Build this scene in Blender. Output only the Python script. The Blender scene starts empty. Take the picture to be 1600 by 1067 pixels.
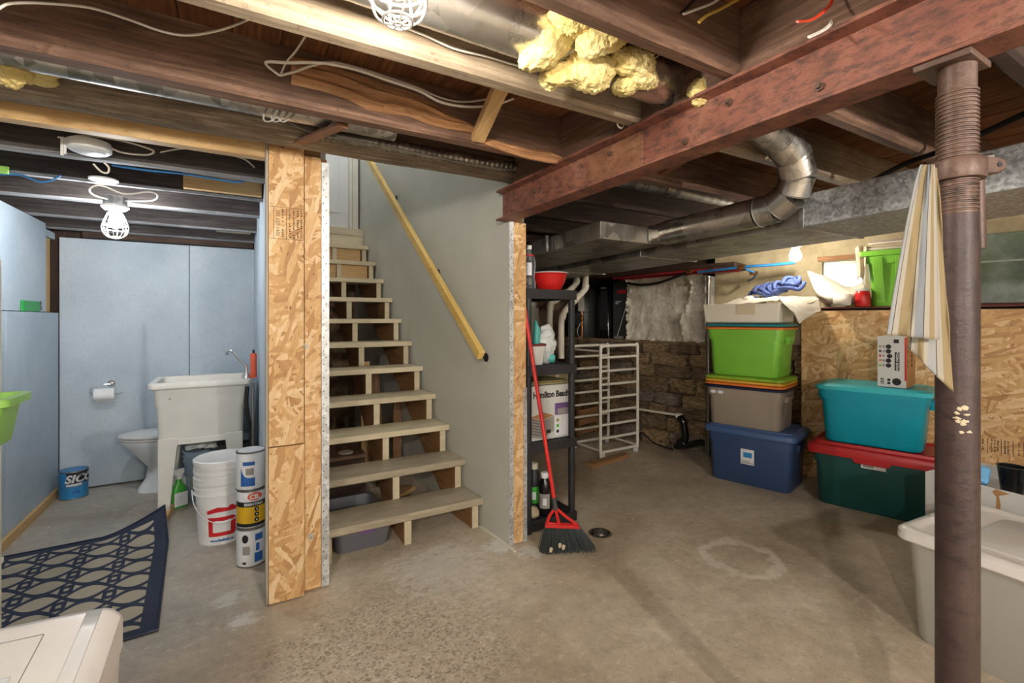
import bpy, bmesh, math, random
from mathutils import Vector, Matrix, noise as mnoise
PI = math.pi
sc = bpy.context.scene
COL = sc.collection
random.seed(7)

# ------------------------------------------------------------------ camera, world, exposure
F, HZ, HC = 740.0, 498.0, 1.33            # focal length in px (1600 px frame), horizon row, eye height
YAW = math.atan(435 / 740.0)
CY, SY = math.cos(YAW), math.sin(YAW)
cam_d = bpy.data.cameras.new('camera')
cam_d.sensor_width = 36.0
cam_d.lens = 36.0 * F / 1600
cam_d.shift_y = -(533.5 - HZ) / 1600
cam_d.clip_start = 0.05
cam = bpy.data.objects.new('camera', cam_d)
cam.location = (0, 0, HC)
cam.rotation_euler = (PI / 2, 0, -YAW)
COL.objects.link(cam)
sc.camera = cam
sc.view_settings.view_transform = 'Standard'
sc.view_settings.look = 'None'
sc.view_settings.gamma = 1.0
sc.view_settings.use_curve_mapping = False
sc.view_settings.exposure = 0.74
sc.cycles.use_denoising = True
sc.cycles.sample_clamp_indirect = 6.0
sc.cycles.max_bounces = 6
sc.cycles.diffuse_bounces = 3
sc.cycles.glossy_bounces = 3
sc.cycles.adaptive_threshold = 0.06
W = bpy.data.worlds.new('world')
sc.world = W
W.use_nodes = True
W.node_tree.nodes['Background'].inputs[0].default_value = (0.80, 0.90, 1.0, 1)
W.node_tree.nodes['Background'].inputs[1].default_value = 4.0

# bulb strengths (radiance of the glowing glass); rear and stairs are added fill lamps
BULB_MAIN, BULB_BATH, BULB_RIGHT, FILL_REAR, FILL_STAIRS = 520, 430, 640, 2300, 650

# ------------------------------------------------------------------ geometry of the place
def ray(px, py):
    u = (px - 800) / F
    return Vector((u * CY + SY, -u * SY + CY, (HZ - py) / F))
def at(px, py, x=None, y=None, z=None, d=None):
    r = ray(px, py)
    t = d if d is not None else x / r.x if x is not None else y / r.y if y is not None else (z - HC) / r.z
    return Vector((r.x * t, r.y * t, HC + r.z * t))
# the right-hand foundation wall runs at an angle: its own frame (s along it, o into it)
RA = Vector((4.0, 2.74, 0)); TX, TY = .2605, -.9655
RROT = math.atan2(TY, TX)
def RW(s, o, z=0):
    return Vector((RA.x + s * TX - o * TY, RA.y + s * TY + o * TX, z))

# ------------------------------------------------------------------ helpers
class MB:
    def __init__(s): s.v = []; s.f = []; s.m = []; s.mi = 0
    def add(s, vs, fs):
        b = len(s.v); s.v += [tuple(p) for p in vs]
        s.f += [tuple(i + b for i in f) for f in fs]; s.m += [s.mi] * len(fs); return s
    def mat(s, i): s.mi = i; return s
    def box(s, x0, x1, y0, y1, z0, z1, M=None):
        vs = [Vector((x, y, z)) for z in (z0, z1) for y in (y0, y1) for x in (x0, x1)]
        if M is not None: vs = [M @ v for v in vs]
        return s.add(vs, [(0, 2, 3, 1), (4, 5, 7, 6), (0, 1, 5, 4), (2, 6, 7, 3), (0, 4, 6, 2), (1, 3, 7, 5)])
    def beam(s, p0, p1, w, h, up=(0, 0, 1)):
        p0, p1 = Vector(p0), Vector(p1); d = (p1 - p0); L = d.length; d.normalize()
        sx = d.cross(Vector(up))
        if sx.length < 1e-4: sx = d.cross(Vector((0, 1, 0)))
        sx.normalize(); u = sx.cross(d)
        M = Matrix((( d.x, sx.x, u.x, p0.x), (d.y, sx.y, u.y, p0.y), (d.z, sx.z, u.z, p0.z), (0, 0, 0, 1)))
        vs = [M @ Vector((x, y, z)) for z in (-h / 2, h / 2) for y in (-w / 2, w / 2) for x in (0, L)]
        fs = [(0, 2, 3, 1), (4, 5, 7, 6), (0, 1, 5, 4), (2, 6, 7, 3), (0, 4, 6, 2), (1, 3, 7, 5)]
        # frame is left-handed (d, side, up): flip
        return s.add(vs, [tuple(reversed(f)) for f in fs])
    def loft(s, rings, cap0=True, cap1=True, closed=False):
        n = len(rings[0]); vs = [p for r in rings for p in r]; fs = []
        m = len(rings)
        for i in range(m if closed else m - 1):
            a, b = i * n, ((i + 1) % m) * n
            for j in range(n):
                k = (j + 1) % n
                fs.append((a + j, a + k, b + k, b + j))
        if not closed:
            if cap0: fs.append(tuple(range(n - 1, -1, -1)))
            if cap1: fs.append(tuple((m - 1) * n + j for j in range(n)))
        return s.add(vs, fs)
    def cyl(s, p0, p1, r0, r1=None, n=16, cap=True):
        p0, p1 = Vector(p0), Vector(p1); r1 = r0 if r1 is None else r1
        d = (p1 - p0).normalized(); a = d.orthogonal().normalized(); b = d.cross(a)
        R = lambda p, r: [p + a * r * math.cos(2 * PI * i / n) + b * r * math.sin(2 * PI * i / n) for i in range(n)]
        return s.loft([R(p0, r0), R(p1, r1)], cap, cap)
    def tube(s, pts, r, n=8, closed=False, flat=1.0):
        pts = [Vector(p) for p in pts]; m = len(pts); rings = []
        prev = None
        for i, p in enumerate(pts):
            if closed: t = pts[(i + 1) % m] - pts[i - 1]
            else: t = pts[min(i + 1, m - 1)] - pts[max(i - 1, 0)]
            if t.length < 1e-9: t = Vector((0, 0, 1))
            t.normalize()
            if prev is None: a = t.orthogonal().normalized()
            else:
                a = prev - t * prev.dot(t)
                a = a.normalized() if a.length > 1e-6 else t.orthogonal().normalized()
            prev = a; b = t.cross(a)
            rr = r(i / (m - 1)) if callable(r) else r
            rings.append([p + a * rr * math.cos(2 * PI * k / n) + b * rr * flat * math.sin(2 * PI * k / n) for k in range(n)])
        return s.loft(rings, True, True, closed)
    def lathe(s, prof, n=32, c=(0, 0, 0), sx=1, sy=1):
        c = Vector(c)
        rings = [[c + Vector((r * sx * math.cos(2 * PI * i / n), r * sy * math.sin(2 * PI * i / n), z)) for i in range(n)] for r, z in prof]
        return s.loft(rings, prof[0][0] > 1e-6, prof[-1][0] > 1e-6)
    def grid(s, fn, nu, nv):
        vs = [fn(i / nu, j / nv) for j in range(nv + 1) for i in range(nu + 1)]
        fs = [(j * (nu + 1) + i, j * (nu + 1) + i + 1, (j + 1) * (nu + 1) + i + 1, (j + 1) * (nu + 1) + i) for j in range(nv) for i in range(nu)]
        return s.add(vs, fs)
    def prism(s, pts, a, b):                  # pts: 2-D outline; a, b: maps (u,v)->3-D for both caps
        n = len(pts); vs = [a(*p) for p in pts] + [b(*p) for p in pts]
        fs = [tuple(range(n - 1, -1, -1)), tuple(range(n, 2 * n))] + [(i, (i + 1) % n, n + (i + 1) % n, n + i) for i in range(n)]
        return s.add(vs, fs)
    def lump(s, c, rad, amp=.3, freq=6, seed=0, sub=4, rot=0, fine=.0):
        bm = bmesh.new(); bmesh.ops.create_icosphere(bm, subdivisions=sub, radius=1)
        c = Vector(c); o = Vector((seed * 7.3, seed * 3.1, seed)); R = Matrix.Rotation(rot, 3, 'Z')
        vs = []
        for v in bm.verts:
            p = Vector((v.co.x * rad[0], v.co.y * rad[1], v.co.z * rad[2]))
            k = 1 + amp * mnoise.noise(p * freq + o) + amp * .5 * mnoise.noise(p * freq * 2.3 + o) + fine * mnoise.noise(p * freq * 7 + o)
            vs.append(c + R @ (p * k))
        fs = [tuple(v.index for v in f.verts) for f in bm.faces]; bm.free()
        return s.add(vs, fs)
    def fluff(s, c, rad, seed=0, rot=0, tilt=0, sub=5):
        bm = bmesh.new(); bmesh.ops.create_icosphere(bm, subdivisions=sub, radius=1)
        c = Vector(c); o = Vector((seed * 7.3, seed * 3.1, seed)); R = Matrix.Rotation(rot, 3, 'Z') @ Matrix.Rotation(tilt, 3, 'Y'); vs = []; N = mnoise.noise
        for v in bm.verts:
            p = Vector((v.co.x * rad[0], v.co.y * rad[1], v.co.z * rad[2]))
            k = .92 + .55 * N(p * 11 + o) + .26 * (.5 - abs(N(p * 26 + o))) + .20 * (.5 - abs(N(p * 60 + o))) + .10 * N(p * 150 + o)
            vs.append(c + R @ (p * max(.35, k)))
        fs = [tuple(v.index for v in f.verts) for f in bm.faces]; bm.free()
        return s.add(vs, fs)
    def net(s, rows, nu=24, nv=20):
        cr = lambda P, t: (lambda i, f: .5 * ((2 * P[i]) + (P[min(i + 1, len(P) - 1)] - P[max(i - 1, 0)]) * f + (2 * P[max(i - 1, 0)] - 5 * P[i] + 4 * P[min(i + 1, len(P) - 1)] - P[min(i + 2, len(P) - 1)]) * f * f + (3 * P[i] - P[max(i - 1, 0)] - 3 * P[min(i + 1, len(P) - 1)] + P[min(i + 2, len(P) - 1)]) * f ** 3))(min(int(t * (len(P) - 1)), len(P) - 2), t * (len(P) - 1) - min(int(t * (len(P) - 1)), len(P) - 2))
        return s.grid(lambda u, v: cr([cr(r, u) for r in rows], v), nu, nv)
    def mesh(s, name, mats, smooth=40, grain=None):
        me = bpy.data.meshes.new(name)
        me.from_pydata(s.v, [], s.f)
        mats = mats if isinstance(mats, (list, tuple)) else [mats]
        for m in mats: me.materials.append(MT[m] if isinstance(m, str) else m)
        if len(mats) > 1: me.polygons.foreach_set('material_index', s.m)
        bm = bmesh.new(); bm.from_mesh(me); bmesh.ops.recalc_face_normals(bm, faces=bm.faces); bm.to_mesh(me); bm.free()
        uvmap(me, grain)
        if smooth:
            me.polygons.foreach_set('use_smooth', [True] * len(me.polygons))
            me.set_sharp_from_angle(angle=math.radians(smooth))
        return me
    def build(s, name, mats, parent=None, smooth=40, bevel=0, grain=None, seg=2):
        o = bpy.data.objects.new(name, s.mesh(name, mats, smooth, grain)); COL.objects.link(o)
        if parent: o.parent = parent
        if bevel:
            b = o.modifiers.new('b', 'BEVEL'); b.width = bevel; b.segments = seg; b.limit_method = 'ANGLE'; b.angle_limit = .6
        return o
def uvmap(me, grain=None):
    if not me.vertices: return
    if grain is None:
        mn = [min(v.co[i] for v in me.vertices) for i in range(3)]; mx = [max(v.co[i] for v in me.vertices) for i in range(3)]
        grain = max(range(3), key=lambda i: mx[i] - mn[i])
    uv = me.uv_layers.new(name='uv').data
    for p in me.polygons:
        n = p.normal; k = max(range(3), key=lambda i: abs(n[i]))
        ax = [i for i in range(3) if i != k]
        if ax[1] == grain: ax = ax[::-1]
        for li in p.loop_indices:
            co = me.vertices[me.loops[li].vertex_index].co
            uv[li].uv = (co[ax[0]], co[ax[1]])
def spline(pts, k=6, closed=False):
    pts = [Vector(p) for p in pts]; out = []; n = len(pts)
    for i in range(n if closed else n - 1):
        if closed: p0, p1, p2, p3 = pts[i - 1], pts[i], pts[(i + 1) % n], pts[(i + 2) % n]
        else: p0, p1, p2, p3 = pts[max(i - 1, 0)], pts[i], pts[i + 1], pts[min(i + 2, n - 1)]
        for j in range(k):
            t = j / k
            out.append(.5 * ((2 * p1) + (p2 - p0) * t + (2 * p0 - 5 * p1 + 4 * p2 - p3) * t * t + (3 * p1 - p0 - 3 * p2 + p3) * t ** 3))
    if not closed: out.append(pts[-1])
    return out
def rrect(hx, hy, r, z, k=4, cx=0, cy=0):
    r = min(r, hx - 1e-4, hy - 1e-4); P = []
    for (sx, sy, a0) in ((1, 1, 0), (-1, 1, PI / 2), (-1, -1, PI), (1, -1, 1.5 * PI)):
        for i in range(k + 1):
            a = a0 + PI / 2 * i / k
            P.append(Vector((cx + sx * (hx - r) + r * math.cos(a), cy + sy * (hy - r) + r * math.sin(a), z)))
    return P
def tag(o, label, cat, group=None, kind=None):
    if label: o['label'] = label
    if cat: o['category'] = cat
    if group: o['group'] = group
    if kind: o['kind'] = kind
    return o
def thing(name, label, cat, loc=(0, 0, 0), rz=0, group=None):
    o = bpy.data.objects.new(name, None); COL.objects.link(o)
    o.empty_display_size = .05
    o.location = loc; o.rotation_euler = (0, 0, rz)
    return tag(o, label, cat, group)
def struct(o): o['kind'] = 'structure'; return o
def sempty(name, loc=(0, 0, 0), rz=0):
    o = bpy.data.objects.new(name, None); COL.objects.link(o); o.location = loc; o.rotation_euler = (0, 0, rz); return struct(o)
def copy_tree(o, parent=None):
    c = o.copy(); COL.objects.link(c); c.parent = parent
    for ch in list(o.children): copy_tree(ch, c)
    return c
def text(name, body, size, mat, parent, M, wrap=None, sx=1.0, shear=0, depth=.0006, bold=0):
    """flat lettering as a thin mesh; M maps the text plane (x right, y up, z out) to the parent's space"""
    cu = bpy.data.curves.new(name, 'FONT'); cu.body = body; cu.size = size; cu.align_x = 'CENTER'; cu.align_y = 'CENTER'
    cu.shear = shear; cu.offset = bold; cu.extrude = depth; cu.resolution_u = 3
    t = bpy.data.objects.new(name, cu); me = bpy.data.meshes.new_from_object(t)
    bpy.data.objects.remove(t); bpy.data.curves.remove(cu)
    me.name = name; me.materials.clear(); me.materials.append(MT[mat])
    for v in me.vertices:
        x, y, z = v.co.x * sx, v.co.y, v.co.z
        if wrap:                                       # bend round a vertical cylinder (radius, start angle)
            a = wrap[1] + x / wrap[0]; r = wrap[0] + z + .0008
            v.co = M @ Vector((r * math.cos(a), r * math.sin(a), y))
        else: v.co = M @ Vector((x, y, z))
    o = bpy.data.objects.new(name, me); COL.objects.link(o); o.parent = parent
    return o
def frame(o, x, y):                                     # text plane at o with in-plane axes x, y
    o, x, y = Vector(o), Vector(x).normalized(), Vector(y).normalized(); z = x.cross(y)
    return Matrix(((x.x, y.x, z.x, o.x), (x.y, y.y, z.y, o.y), (x.z, y.z, z.z, o.z), (0, 0, 0, 1)))

# ------------------------------------------------------------------ materials
MT = {}
class NT:
    def __init__(s, name):
        m = bpy.data.materials.new(name); m.use_nodes = True; s.m = m; s.t = m.node_tree
        s.b = s.t.nodes['Principled BSDF']; MT[name] = m; s._v = None
    def n(s, typ, **kw):
        x = s.t.nodes.new(typ)
        for k, v in kw.items():
            if k.startswith('i_'):
                key = k[2:]; key = int(key) if key.isdigit() else key.replace('_', ' ')
                if hasattr(v, 'is_output') or isinstance(v, bpy.types.NodeSocket): s.t.links.new(v, x.inputs[key])
                else: x.inputs[key].default_value = v
            else: setattr(x, k, v)
        return x
    def link(s, a, b): s.t.links.new(a, b)
    def vec(s, kind='UV', scale=(1, 1, 1), rot=0, jitter=True):
        tc = s.n('ShaderNodeTexCoord')
        v = tc.outputs[kind]
        if jitter:
            oi = s.n('ShaderNodeObjectInfo'); mul = s.n('ShaderNodeMath', operation='MULTIPLY', i_0=oi.outputs['Random'], i_1=37.0)
            v = s.n('ShaderNodeVectorMath', operation='ADD', i_0=v, i_1=mul.outputs[0]).outputs[0]
        mp = s.n('ShaderNodeMapping', i_Vector=v); mp.inputs['Scale'].default_value = scale; mp.inputs['Rotation'].default_value = (0, 0, rot)
        return mp.outputs[0]
    def noise(s, v, scale=5, detail=5, rough=.6, dist=0, out='Fac'):
        return s.n('ShaderNodeTexNoise', i_Vector=v, i_Scale=scale, i_Detail=detail, i_Roughness=rough, i_Distortion=dist).outputs[out]
    def ramp(s, fac, stops, mode='LINEAR'):
        r = s.n('ShaderNodeValToRGB', i_Fac=fac); e = r.color_ramp; e.interpolation = mode
        while len(e.elements) < len(stops): e.elements.new(.5)
        for el, (p, c) in zip(e.elements, stops):
            el.position = p; el.color = (*c, 1) if len(c) == 3 else c
        return r.outputs[0]
    def mix(s, fac, a, b, blend='MIX'):
        x = s.n('ShaderNodeMix', data_type='RGBA', blend_type=blend)
        for i, v in ((0, fac), (6, a), (7, b)):
            if isinstance(v, bpy.types.NodeSocket): s.link(v, x.inputs[i])
            else: x.inputs[i].default_value = v if i == 0 else (*v, 1)
        return x.outputs[2]
    def math(s, op, a, b=0.0, c=None):
        kw = dict(operation=op, i_0=a, i_1=b)
        if c is not None: kw['i_2'] = c
        return s.n('ShaderNodeMath', **kw).outputs[0]
    def bump(s, h, strength=.3, dist=.01):
        bp = s.n('ShaderNodeBump', i_Height=h, i_Strength=strength, i_Distance=dist); s.link(bp.outputs[0], s.b.inputs['Normal'])
    def set(s, col=None, rough=.5, metal=0, **kw):
        if col is not None:
            if isinstance(col, bpy.types.NodeSocket): s.link(col, s.b.inputs['Base Color'])
            else: s.b.inputs['Base Color'].default_value = (*col, 1)
        for k, v in (('Roughness', rough), ('Metallic', metal)):
            if isinstance(v, bpy.types.NodeSocket): s.link(v, s.b.inputs[k])
            else: s.b.inputs[k].default_value = v
        for k, v in kw.items(): s.b.inputs[k.replace('_', ' ')].default_value = v
        return s.m
def lin(r, g, b):                                         # sRGB 0-255 -> linear
    f = lambda c: (c / 255 / 12.92) if c / 255 <= .04045 else ((c / 255 + .055) / 1.055) ** 2.4
    return (f(r), f(g), f(b))
def speck(name, c1, c2, scale=8, stretch=(1, 1, 1), rough=.6, metal=0, bump=0, bscale=None, detail=6, kind='UV', lo=.3, hi=.7, stain=None, samt=.5, sscale=2, bdist=.004, **kw):
    t = NT(name); v = t.vec(kind, stretch); f = t.noise(v, scale, detail)
    c = t.ramp(f, [(lo, c1), (hi, c2)])
    if stain:
        g = t.noise(t.vec(kind, (1, 1, 1)), sscale, 6, .65); g = t.ramp(g, [(.45, (0, 0, 0)), (.65, (samt,) * 3)])
        c = t.mix(g, c, stain)
    if bump: t.bump(t.noise(v, bscale or scale * 2, 4), bump, bdist)
    t.set(c, rough, metal, **kw); return t
def plain(name, rgb, rough=.4, var=.06, metal=0, **kw):
    c = lin(*rgb); return speck(name, tuple(x * (1 - var) for x in c), tuple(min(1, x * (1 + var)) for x in c), 6, rough=rough, metal=metal, kind='Object', **kw)
def glow(name, rgb, strength):
    t = NT(name); t.set(rgb, .5); t.b.inputs['Emission Color'].default_value = (*rgb, 1); t.b.inputs['Emission Strength'].default_value = strength

def osb(name, tint=1.0):
    t = NT(name)
    base = None; edge = None
    pal = [(0, lin(176, 130, 80)), (.2, lin(198, 154, 100)), (.45, lin(208, 166, 112)), (.7, lin(218, 180, 128)), (1, lin(232, 204, 160))]
    warp = t.noise(t.vec('UV'), 9, 2, .5, 0, 'Color')
    for i, (ang, sx, sy, th) in enumerate(((.15, 8, 36, -1), (1.05, 7.5, 46, .5), (2.3, 9, 42, .5), (.6, 7, 50, .62), (1.75, 11, 58, .66), (2.85, 8, 44, .64))):
        v = t.vec('UV', (1, 1, 1), ang)
        w = t.n('ShaderNodeVectorMath', operation='MULTIPLY_ADD', i_0=warp, i_1=(.035, .035, 0), i_2=v).outputs[0]
        mp = t.n('ShaderNodeMapping', i_Vector=w); mp.inputs['Scale'].default_value = (sx, sy, 1); mp.inputs['Location'].default_value = (i * 3.7, i * 1.3, 0)
        vo = t.n('ShaderNodeTexVoronoi', i_Vector=mp.outputs[0], i_Scale=1.0, voronoi_dimensions='2D')
        sep = t.n('ShaderNodeSeparateColor', i_Color=vo.outputs['Color'])
        c = t.ramp(sep.outputs[0], pal)
        if base is None: base = c; hh = sep.outputs[2]
        else:
            k = t.math('GREATER_THAN', sep.outputs[1], th); base = t.mix(k, base, c)
            mx = t.n('ShaderNodeMix', data_type='FLOAT'); t.link(k, mx.inputs[0]); t.link(hh, mx.inputs[2]); t.link(sep.outputs[2], mx.inputs[3]); hh = mx.outputs[0]
        fib = t.noise(mp.outputs[0], 2.2, 6, .7)
        if i == 5:
            base = t.mix(t.ramp(fib, [(.25, (.45,) * 3), (.5, (0,) * 3)]), base, lin(130, 82, 40))
            dk = t.noise(t.vec('UV', (30, 55, 1), .5), 1.0, 2, .5); base = t.mix(t.ramp(dk, [(.68, (0,) * 3), (.73, (.8,) * 3)]), base, lin(92, 56, 28))
    if tint != 1: base = t.mix(1.0, base, (tint, tint * .97, tint * .93), 'MULTIPLY')
    t.bump(hh, .25, .002); t.set(base, .62)
osb('osb')
def oldwood(name, c1, c2, c3, rough=.75, bump=.5):
    t = NT(name); v = t.vec('UV', (1.2, 22, 1)); f = t.noise(v, 3, 9, .68, .6)
    c = t.ramp(f, [(.28, c1), (.52, c2), (.75, c3)])
    g = t.noise(t.vec('UV', (1, 2.2, 1)), 2.4, 6, .7); c = t.mix(t.ramp(g, [(.42, (0,) * 3), (.7, (.75,) * 3)]), c, c1)
    sp = t.noise(t.vec('UV', (1, 1, 1)), 46, 3, .6); c = t.mix(t.ramp(sp, [(.62, (0,) * 3), (.75, (.5,) * 3)]), c, tuple(x * .4 for x in c1))
    t.bump(t.noise(v, 7, 7, .7), bump, .004); t.set(c, rough)
oldwood('joist_brown', lin(72, 52, 42), lin(122, 92, 74), lin(164, 130, 108))
oldwood('joist_dark', lin(38, 26, 20), lin(72, 50, 38), lin(104, 76, 58))
oldwood('joist_pale', lin(112, 94, 76), lin(166, 148, 124), lin(200, 184, 160))
oldwood('joist_grey', lin(34, 29, 27), lin(70, 62, 58), lin(108, 100, 96))
oldwood('joist_dust', lin(96, 94, 94), lin(138, 138, 140), lin(176, 178, 182))
oldwood('log_wood', lin(84, 70, 56), lin(146, 128, 106), lin(206, 194, 176), bump=.9)
oldwood('plank_wood', lin(70, 40, 22), lin(128, 80, 46), lin(170, 116, 70))
oldwood('fresh_wood', lin(190, 148, 92), lin(216, 180, 126), lin(232, 204, 156), .6, .2)
oldwood('torn_wood', lin(128, 86, 54), lin(186, 136, 92), lin(222, 184, 140), .7, .8)
oldwood('rail_wood', lin(206, 166, 84), lin(226, 192, 112), lin(238, 212, 140), .45, .1)
oldwood('stringer_wood', lin(120, 84, 50), lin(160, 118, 76), lin(188, 148, 104), .6, .2)

# painted / mineral surfaces
t = NT('concrete_floor'); v = t.vec('Object', jitter=False)
a = t.noise(v, 1.1, 8, .62, .4); b = t.noise(v, 6, 8, .7); c_ = t.noise(v, 60, 3, .6)
col = t.ramp(a, [(.3, lin(166, 150, 128)), (.5, lin(200, 186, 162)), (.7, lin(220, 208, 188))])
col = t.mix(t.ramp(b, [(.35, (.4,) * 3), (.6, (0,) * 3)]), col, lin(140, 124, 106))
col = t.mix(t.ramp(c_, [(.58, (0,) * 3), (.72, (.4,) * 3)]), col, lin(96, 84, 70))
sepo = t.n('ShaderNodeSeparateXYZ', i_Vector=v)
bx = t.ramp(t.math('ADD', sepo.outputs[0], t.math('MULTIPLY', t.noise(v, 3, 4), .5)), [(.05, (1,) * 3), (.55, (0,) * 3)])
col = t.mix(t.mix(1.0, bx, (.55, .55, .55), 'MULTIPLY'), col, lin(168, 168, 165))  # greyer towards the washroom: its cooler lamp light put into the colour
# chalky paint spill marks by the stairs and scattered white flecks
wh = t.noise(t.vec('Object', (1, 2.2, 1), .5, jitter=False), 3.2, 7, .75); col = t.mix(t.ramp(wh, [(.63, (0,) * 3), (.72, (.5,) * 3)]), col, lin(214, 208, 198))
fl = t.n('ShaderNodeTexVoronoi', i_Vector=v, i_Scale=5.0); fk = t.math('LESS_THAN', fl.outputs['Distance'], .05); col = t.mix(t.math('MULTIPLY', fk, .5), col, lin(226, 222, 214))
# worn zone with exposed pebbles in front of the stairs
dz = t.n('ShaderNodeVectorMath', operation='DISTANCE', i_0=v, i_1=(.52, 1.84, 0)).outputs['Value']
zone = t.ramp(t.math('ADD', dz, t.math('MULTIPLY', t.noise(v, 5, 4), .6)), [(.62, (1,) * 3), (.95, (0,) * 3)])
pv = t.n('ShaderNodeTexVoronoi', i_Vector=v, i_Scale=105.0)
pc = t.n('ShaderNodeSeparateColor', i_Color=pv.outputs['Color'])
peb = t.ramp(pc.outputs[0], [(0, lin(74, 64, 56)), (.14, lin(104, 92, 80)), (.24, lin(176, 158, 136)), (.75, lin(194, 178, 156)), (1, lin(222, 212, 196))])
col = t.mix(t.mix(1.0, zone, (.5,) * 3, 'MULTIPLY'), col, peb)
for (cx_, cy_, rr_, am_, rt_) in ((.95, 2.38, .50, .42, .2), (1.33, 2.42, .15, .9, -.3), (1.45, 2.28, .14, .8, .6), (.04, 2.40, .11, .95, .3), (-.02, 2.62, .12, .6, 0)):
    q_ = t.n('ShaderNodeVectorMath', operation='DISTANCE', i_0=v, i_1=(cx_, cy_, 0)).outputs['Value']
    q_ = t.math('ADD', t.math('DIVIDE', q_, rr_), t.math('MULTIPLY', t.math('SUBTRACT', t.noise(t.vec('Object', (1, 1.6, 1), rt_, jitter=False), 16, 6, .8), .5), 2.6))
    col = t.mix(t.ramp(q_, [(.35, (am_,) * 3), (.6, (0,) * 3)]), col, lin(222, 220, 212))
ring = t.n('ShaderNodeVectorMath', operation='DISTANCE', i_0=v, i_1=(2.43, 1.63, 0)).outputs['Value']
rg = t.ramp(t.math('ADD', ring, t.math('MULTIPLY', t.noise(v, 9, 4), .2)), [(.25, (0,) * 3), (.275, (.9,) * 3), (.31, (.9,) * 3), (.335, (0,) * 3)]); col = t.mix(t.math('MULTIPLY', rg, t.noise(v, 4, 3)), col, lin(244, 238, 226))
fg = t.noise(v, 22, 7, .75); col = t.mix(t.ramp(fg, [(.30, (.5,) * 3), (.46, (0,) * 3)]), col, lin(134, 116, 96)); col = t.mix(t.ramp(fg, [(.54, (0,) * 3), (.72, (.6,) * 3)]), col, lin(232, 224, 208))
wv_ = t.n('ShaderNodeVectorMath', operation='MULTIPLY_ADD', i_0=t.noise(v, 2.2, 4, .6, 0, 'Color'), i_1=(.55, .55, 0), i_2=v).outputs[0]
ck = t.n('ShaderNodeTexVoronoi', i_Vector=wv_, i_Scale=1.15, feature='DISTANCE_TO_EDGE'); ckm = t.math('MULTIPLY', t.math('LESS_THAN', ck.outputs['Distance'], .0028), t.math('GREATER_THAN', t.noise(v, 1.6, 2), .54)); col = t.mix(t.math('MULTIPLY', ckm, .5), col, lin(214, 202, 182))
sm = t.noise(t.vec('Object', (1, 1, 1), .9, jitter=False), .75, 5, .55, 1.2); col = t.mix(t.ramp(sm, [(.52, (0,) * 3), (.68, (.35,) * 3)]), col, lin(150, 124, 96))
hgt = t.math('ADD', t.math('MULTIPLY', b, .6), t.math('MULTIPLY', c_, .3)); t.bump(hgt, .35, .006)
t.set(col, t.ramp(a, [(.3, (.5,) * 3), (.7, (.8,) * 3)]))

t = NT('blue_paint'); v = t.vec('UV'); a = t.noise(v, 3, 6); b = t.noise(v, 55, 4, .7)
col = t.ramp(a, [(.3, lin(172, 186, 198)), (.7, lin(192, 204, 213))]); col = t.mix(t.ramp(b, [(.35, (.25,) * 3), (.5, (0,) * 3)]), col, lin(140, 158, 174))
t.bump(b, .35, .003); t.set(col, .55)
speck('drywall_paint', lin(196, 196, 186), lin(206, 206, 197), 2.5, rough=.5, bump=.08, bscale=120, kind='Object')
speck('white_wall', lin(222, 222, 220), lin(232, 232, 230), 2.5, rough=.55, kind='Object')
speck('dull_wall', lin(150, 140, 124), lin(176, 166, 150), 3, rough=.8, bump=.3, kind='Object')
speck('cream_tread', lin(196, 182, 150), lin(216, 204, 174), 5, (1, 4, 1), rough=.5, stain=lin(168, 154, 128), samt=.5, bump=.15)
speck('nosing_tread', lin(158, 146, 124), lin(186, 174, 150), 5, (1, 4, 1), rough=.4, stain=lin(140, 128, 108), samt=.4)
speck('white_trim', lin(214, 208, 190), lin(230, 226, 212), 5, rough=.45)
speck('parging', lin(172, 156, 122), lin(208, 194, 160), 5, rough=.85, bump=.6, bscale=14, bdist=.02, stain=lin(150, 134, 104), samt=.5, kind='Object')
speck('foam_face', lin(186, 176, 160), lin(232, 226, 216), 7, rough=.45, bump=.9, bscale=22, bdist=.015, kind='Object', stain=lin(140, 126, 100), samt=.5)
speck('stone_brown', lin(84, 66, 48), lin(158, 132, 100), 6, rough=.85, bump=1, bscale=16, bdist=.02, kind='Object', stain=lin(58, 46, 36), samt=.6, sscale=4)
speck('stone_tan', lin(112, 88, 60), lin(196, 166, 124), 7, rough=.85, bump=1, bscale=18, bdist=.02, kind='Object', stain=lin(60, 46, 32), samt=.7, sscale=5)
speck('stone_grey', lin(86, 76, 66), lin(156, 142, 124), 7, rough=.85, bump=1, bscale=18, bdist=.02, kind='Object')
speck('mortar', lin(64, 54, 42), lin(120, 104, 82), 12, rough=.9, bump=.8, bscale=30, kind='Object')

# metals
def galv(name, c1, c2, rough=.32, sp=26, metal=.9):
    t = NT(name); v = t.vec('UV'); vo = t.n('ShaderNodeTexVoronoi', i_Vector=v, i_Scale=float(sp)); s_ = t.n('ShaderNodeSeparateColor', i_Color=vo.outputs['Color'])
    n_ = t.noise(v, 7, 6, .7); f = t.math('ADD', t.math('MULTIPLY', s_.outputs[0], .5), t.math('MULTIPLY', n_, .5))
    c = t.ramp(f, [(.25, c1), (.75, c2)]); t.set(c, t.ramp(n_, [(.3, (rough,) * 3), (.7, (rough + .18,) * 3)]), metal)
galv('galvanized', lin(140, 140, 138), lin(206, 206, 204))
galv('galv_spangle', lin(138, 140, 142), lin(196, 200, 202), .42, 90, .6)
galv('galv_trunk', lin(120, 116, 108), lin(170, 166, 156), .34, 12, .85)
galv('duct_bright', lin(176, 172, 164), lin(222, 220, 214), .2, 10, .95)
galv('corner_bead', lin(180, 182, 182), lin(222, 224, 224), .4, 40, .6)
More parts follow.
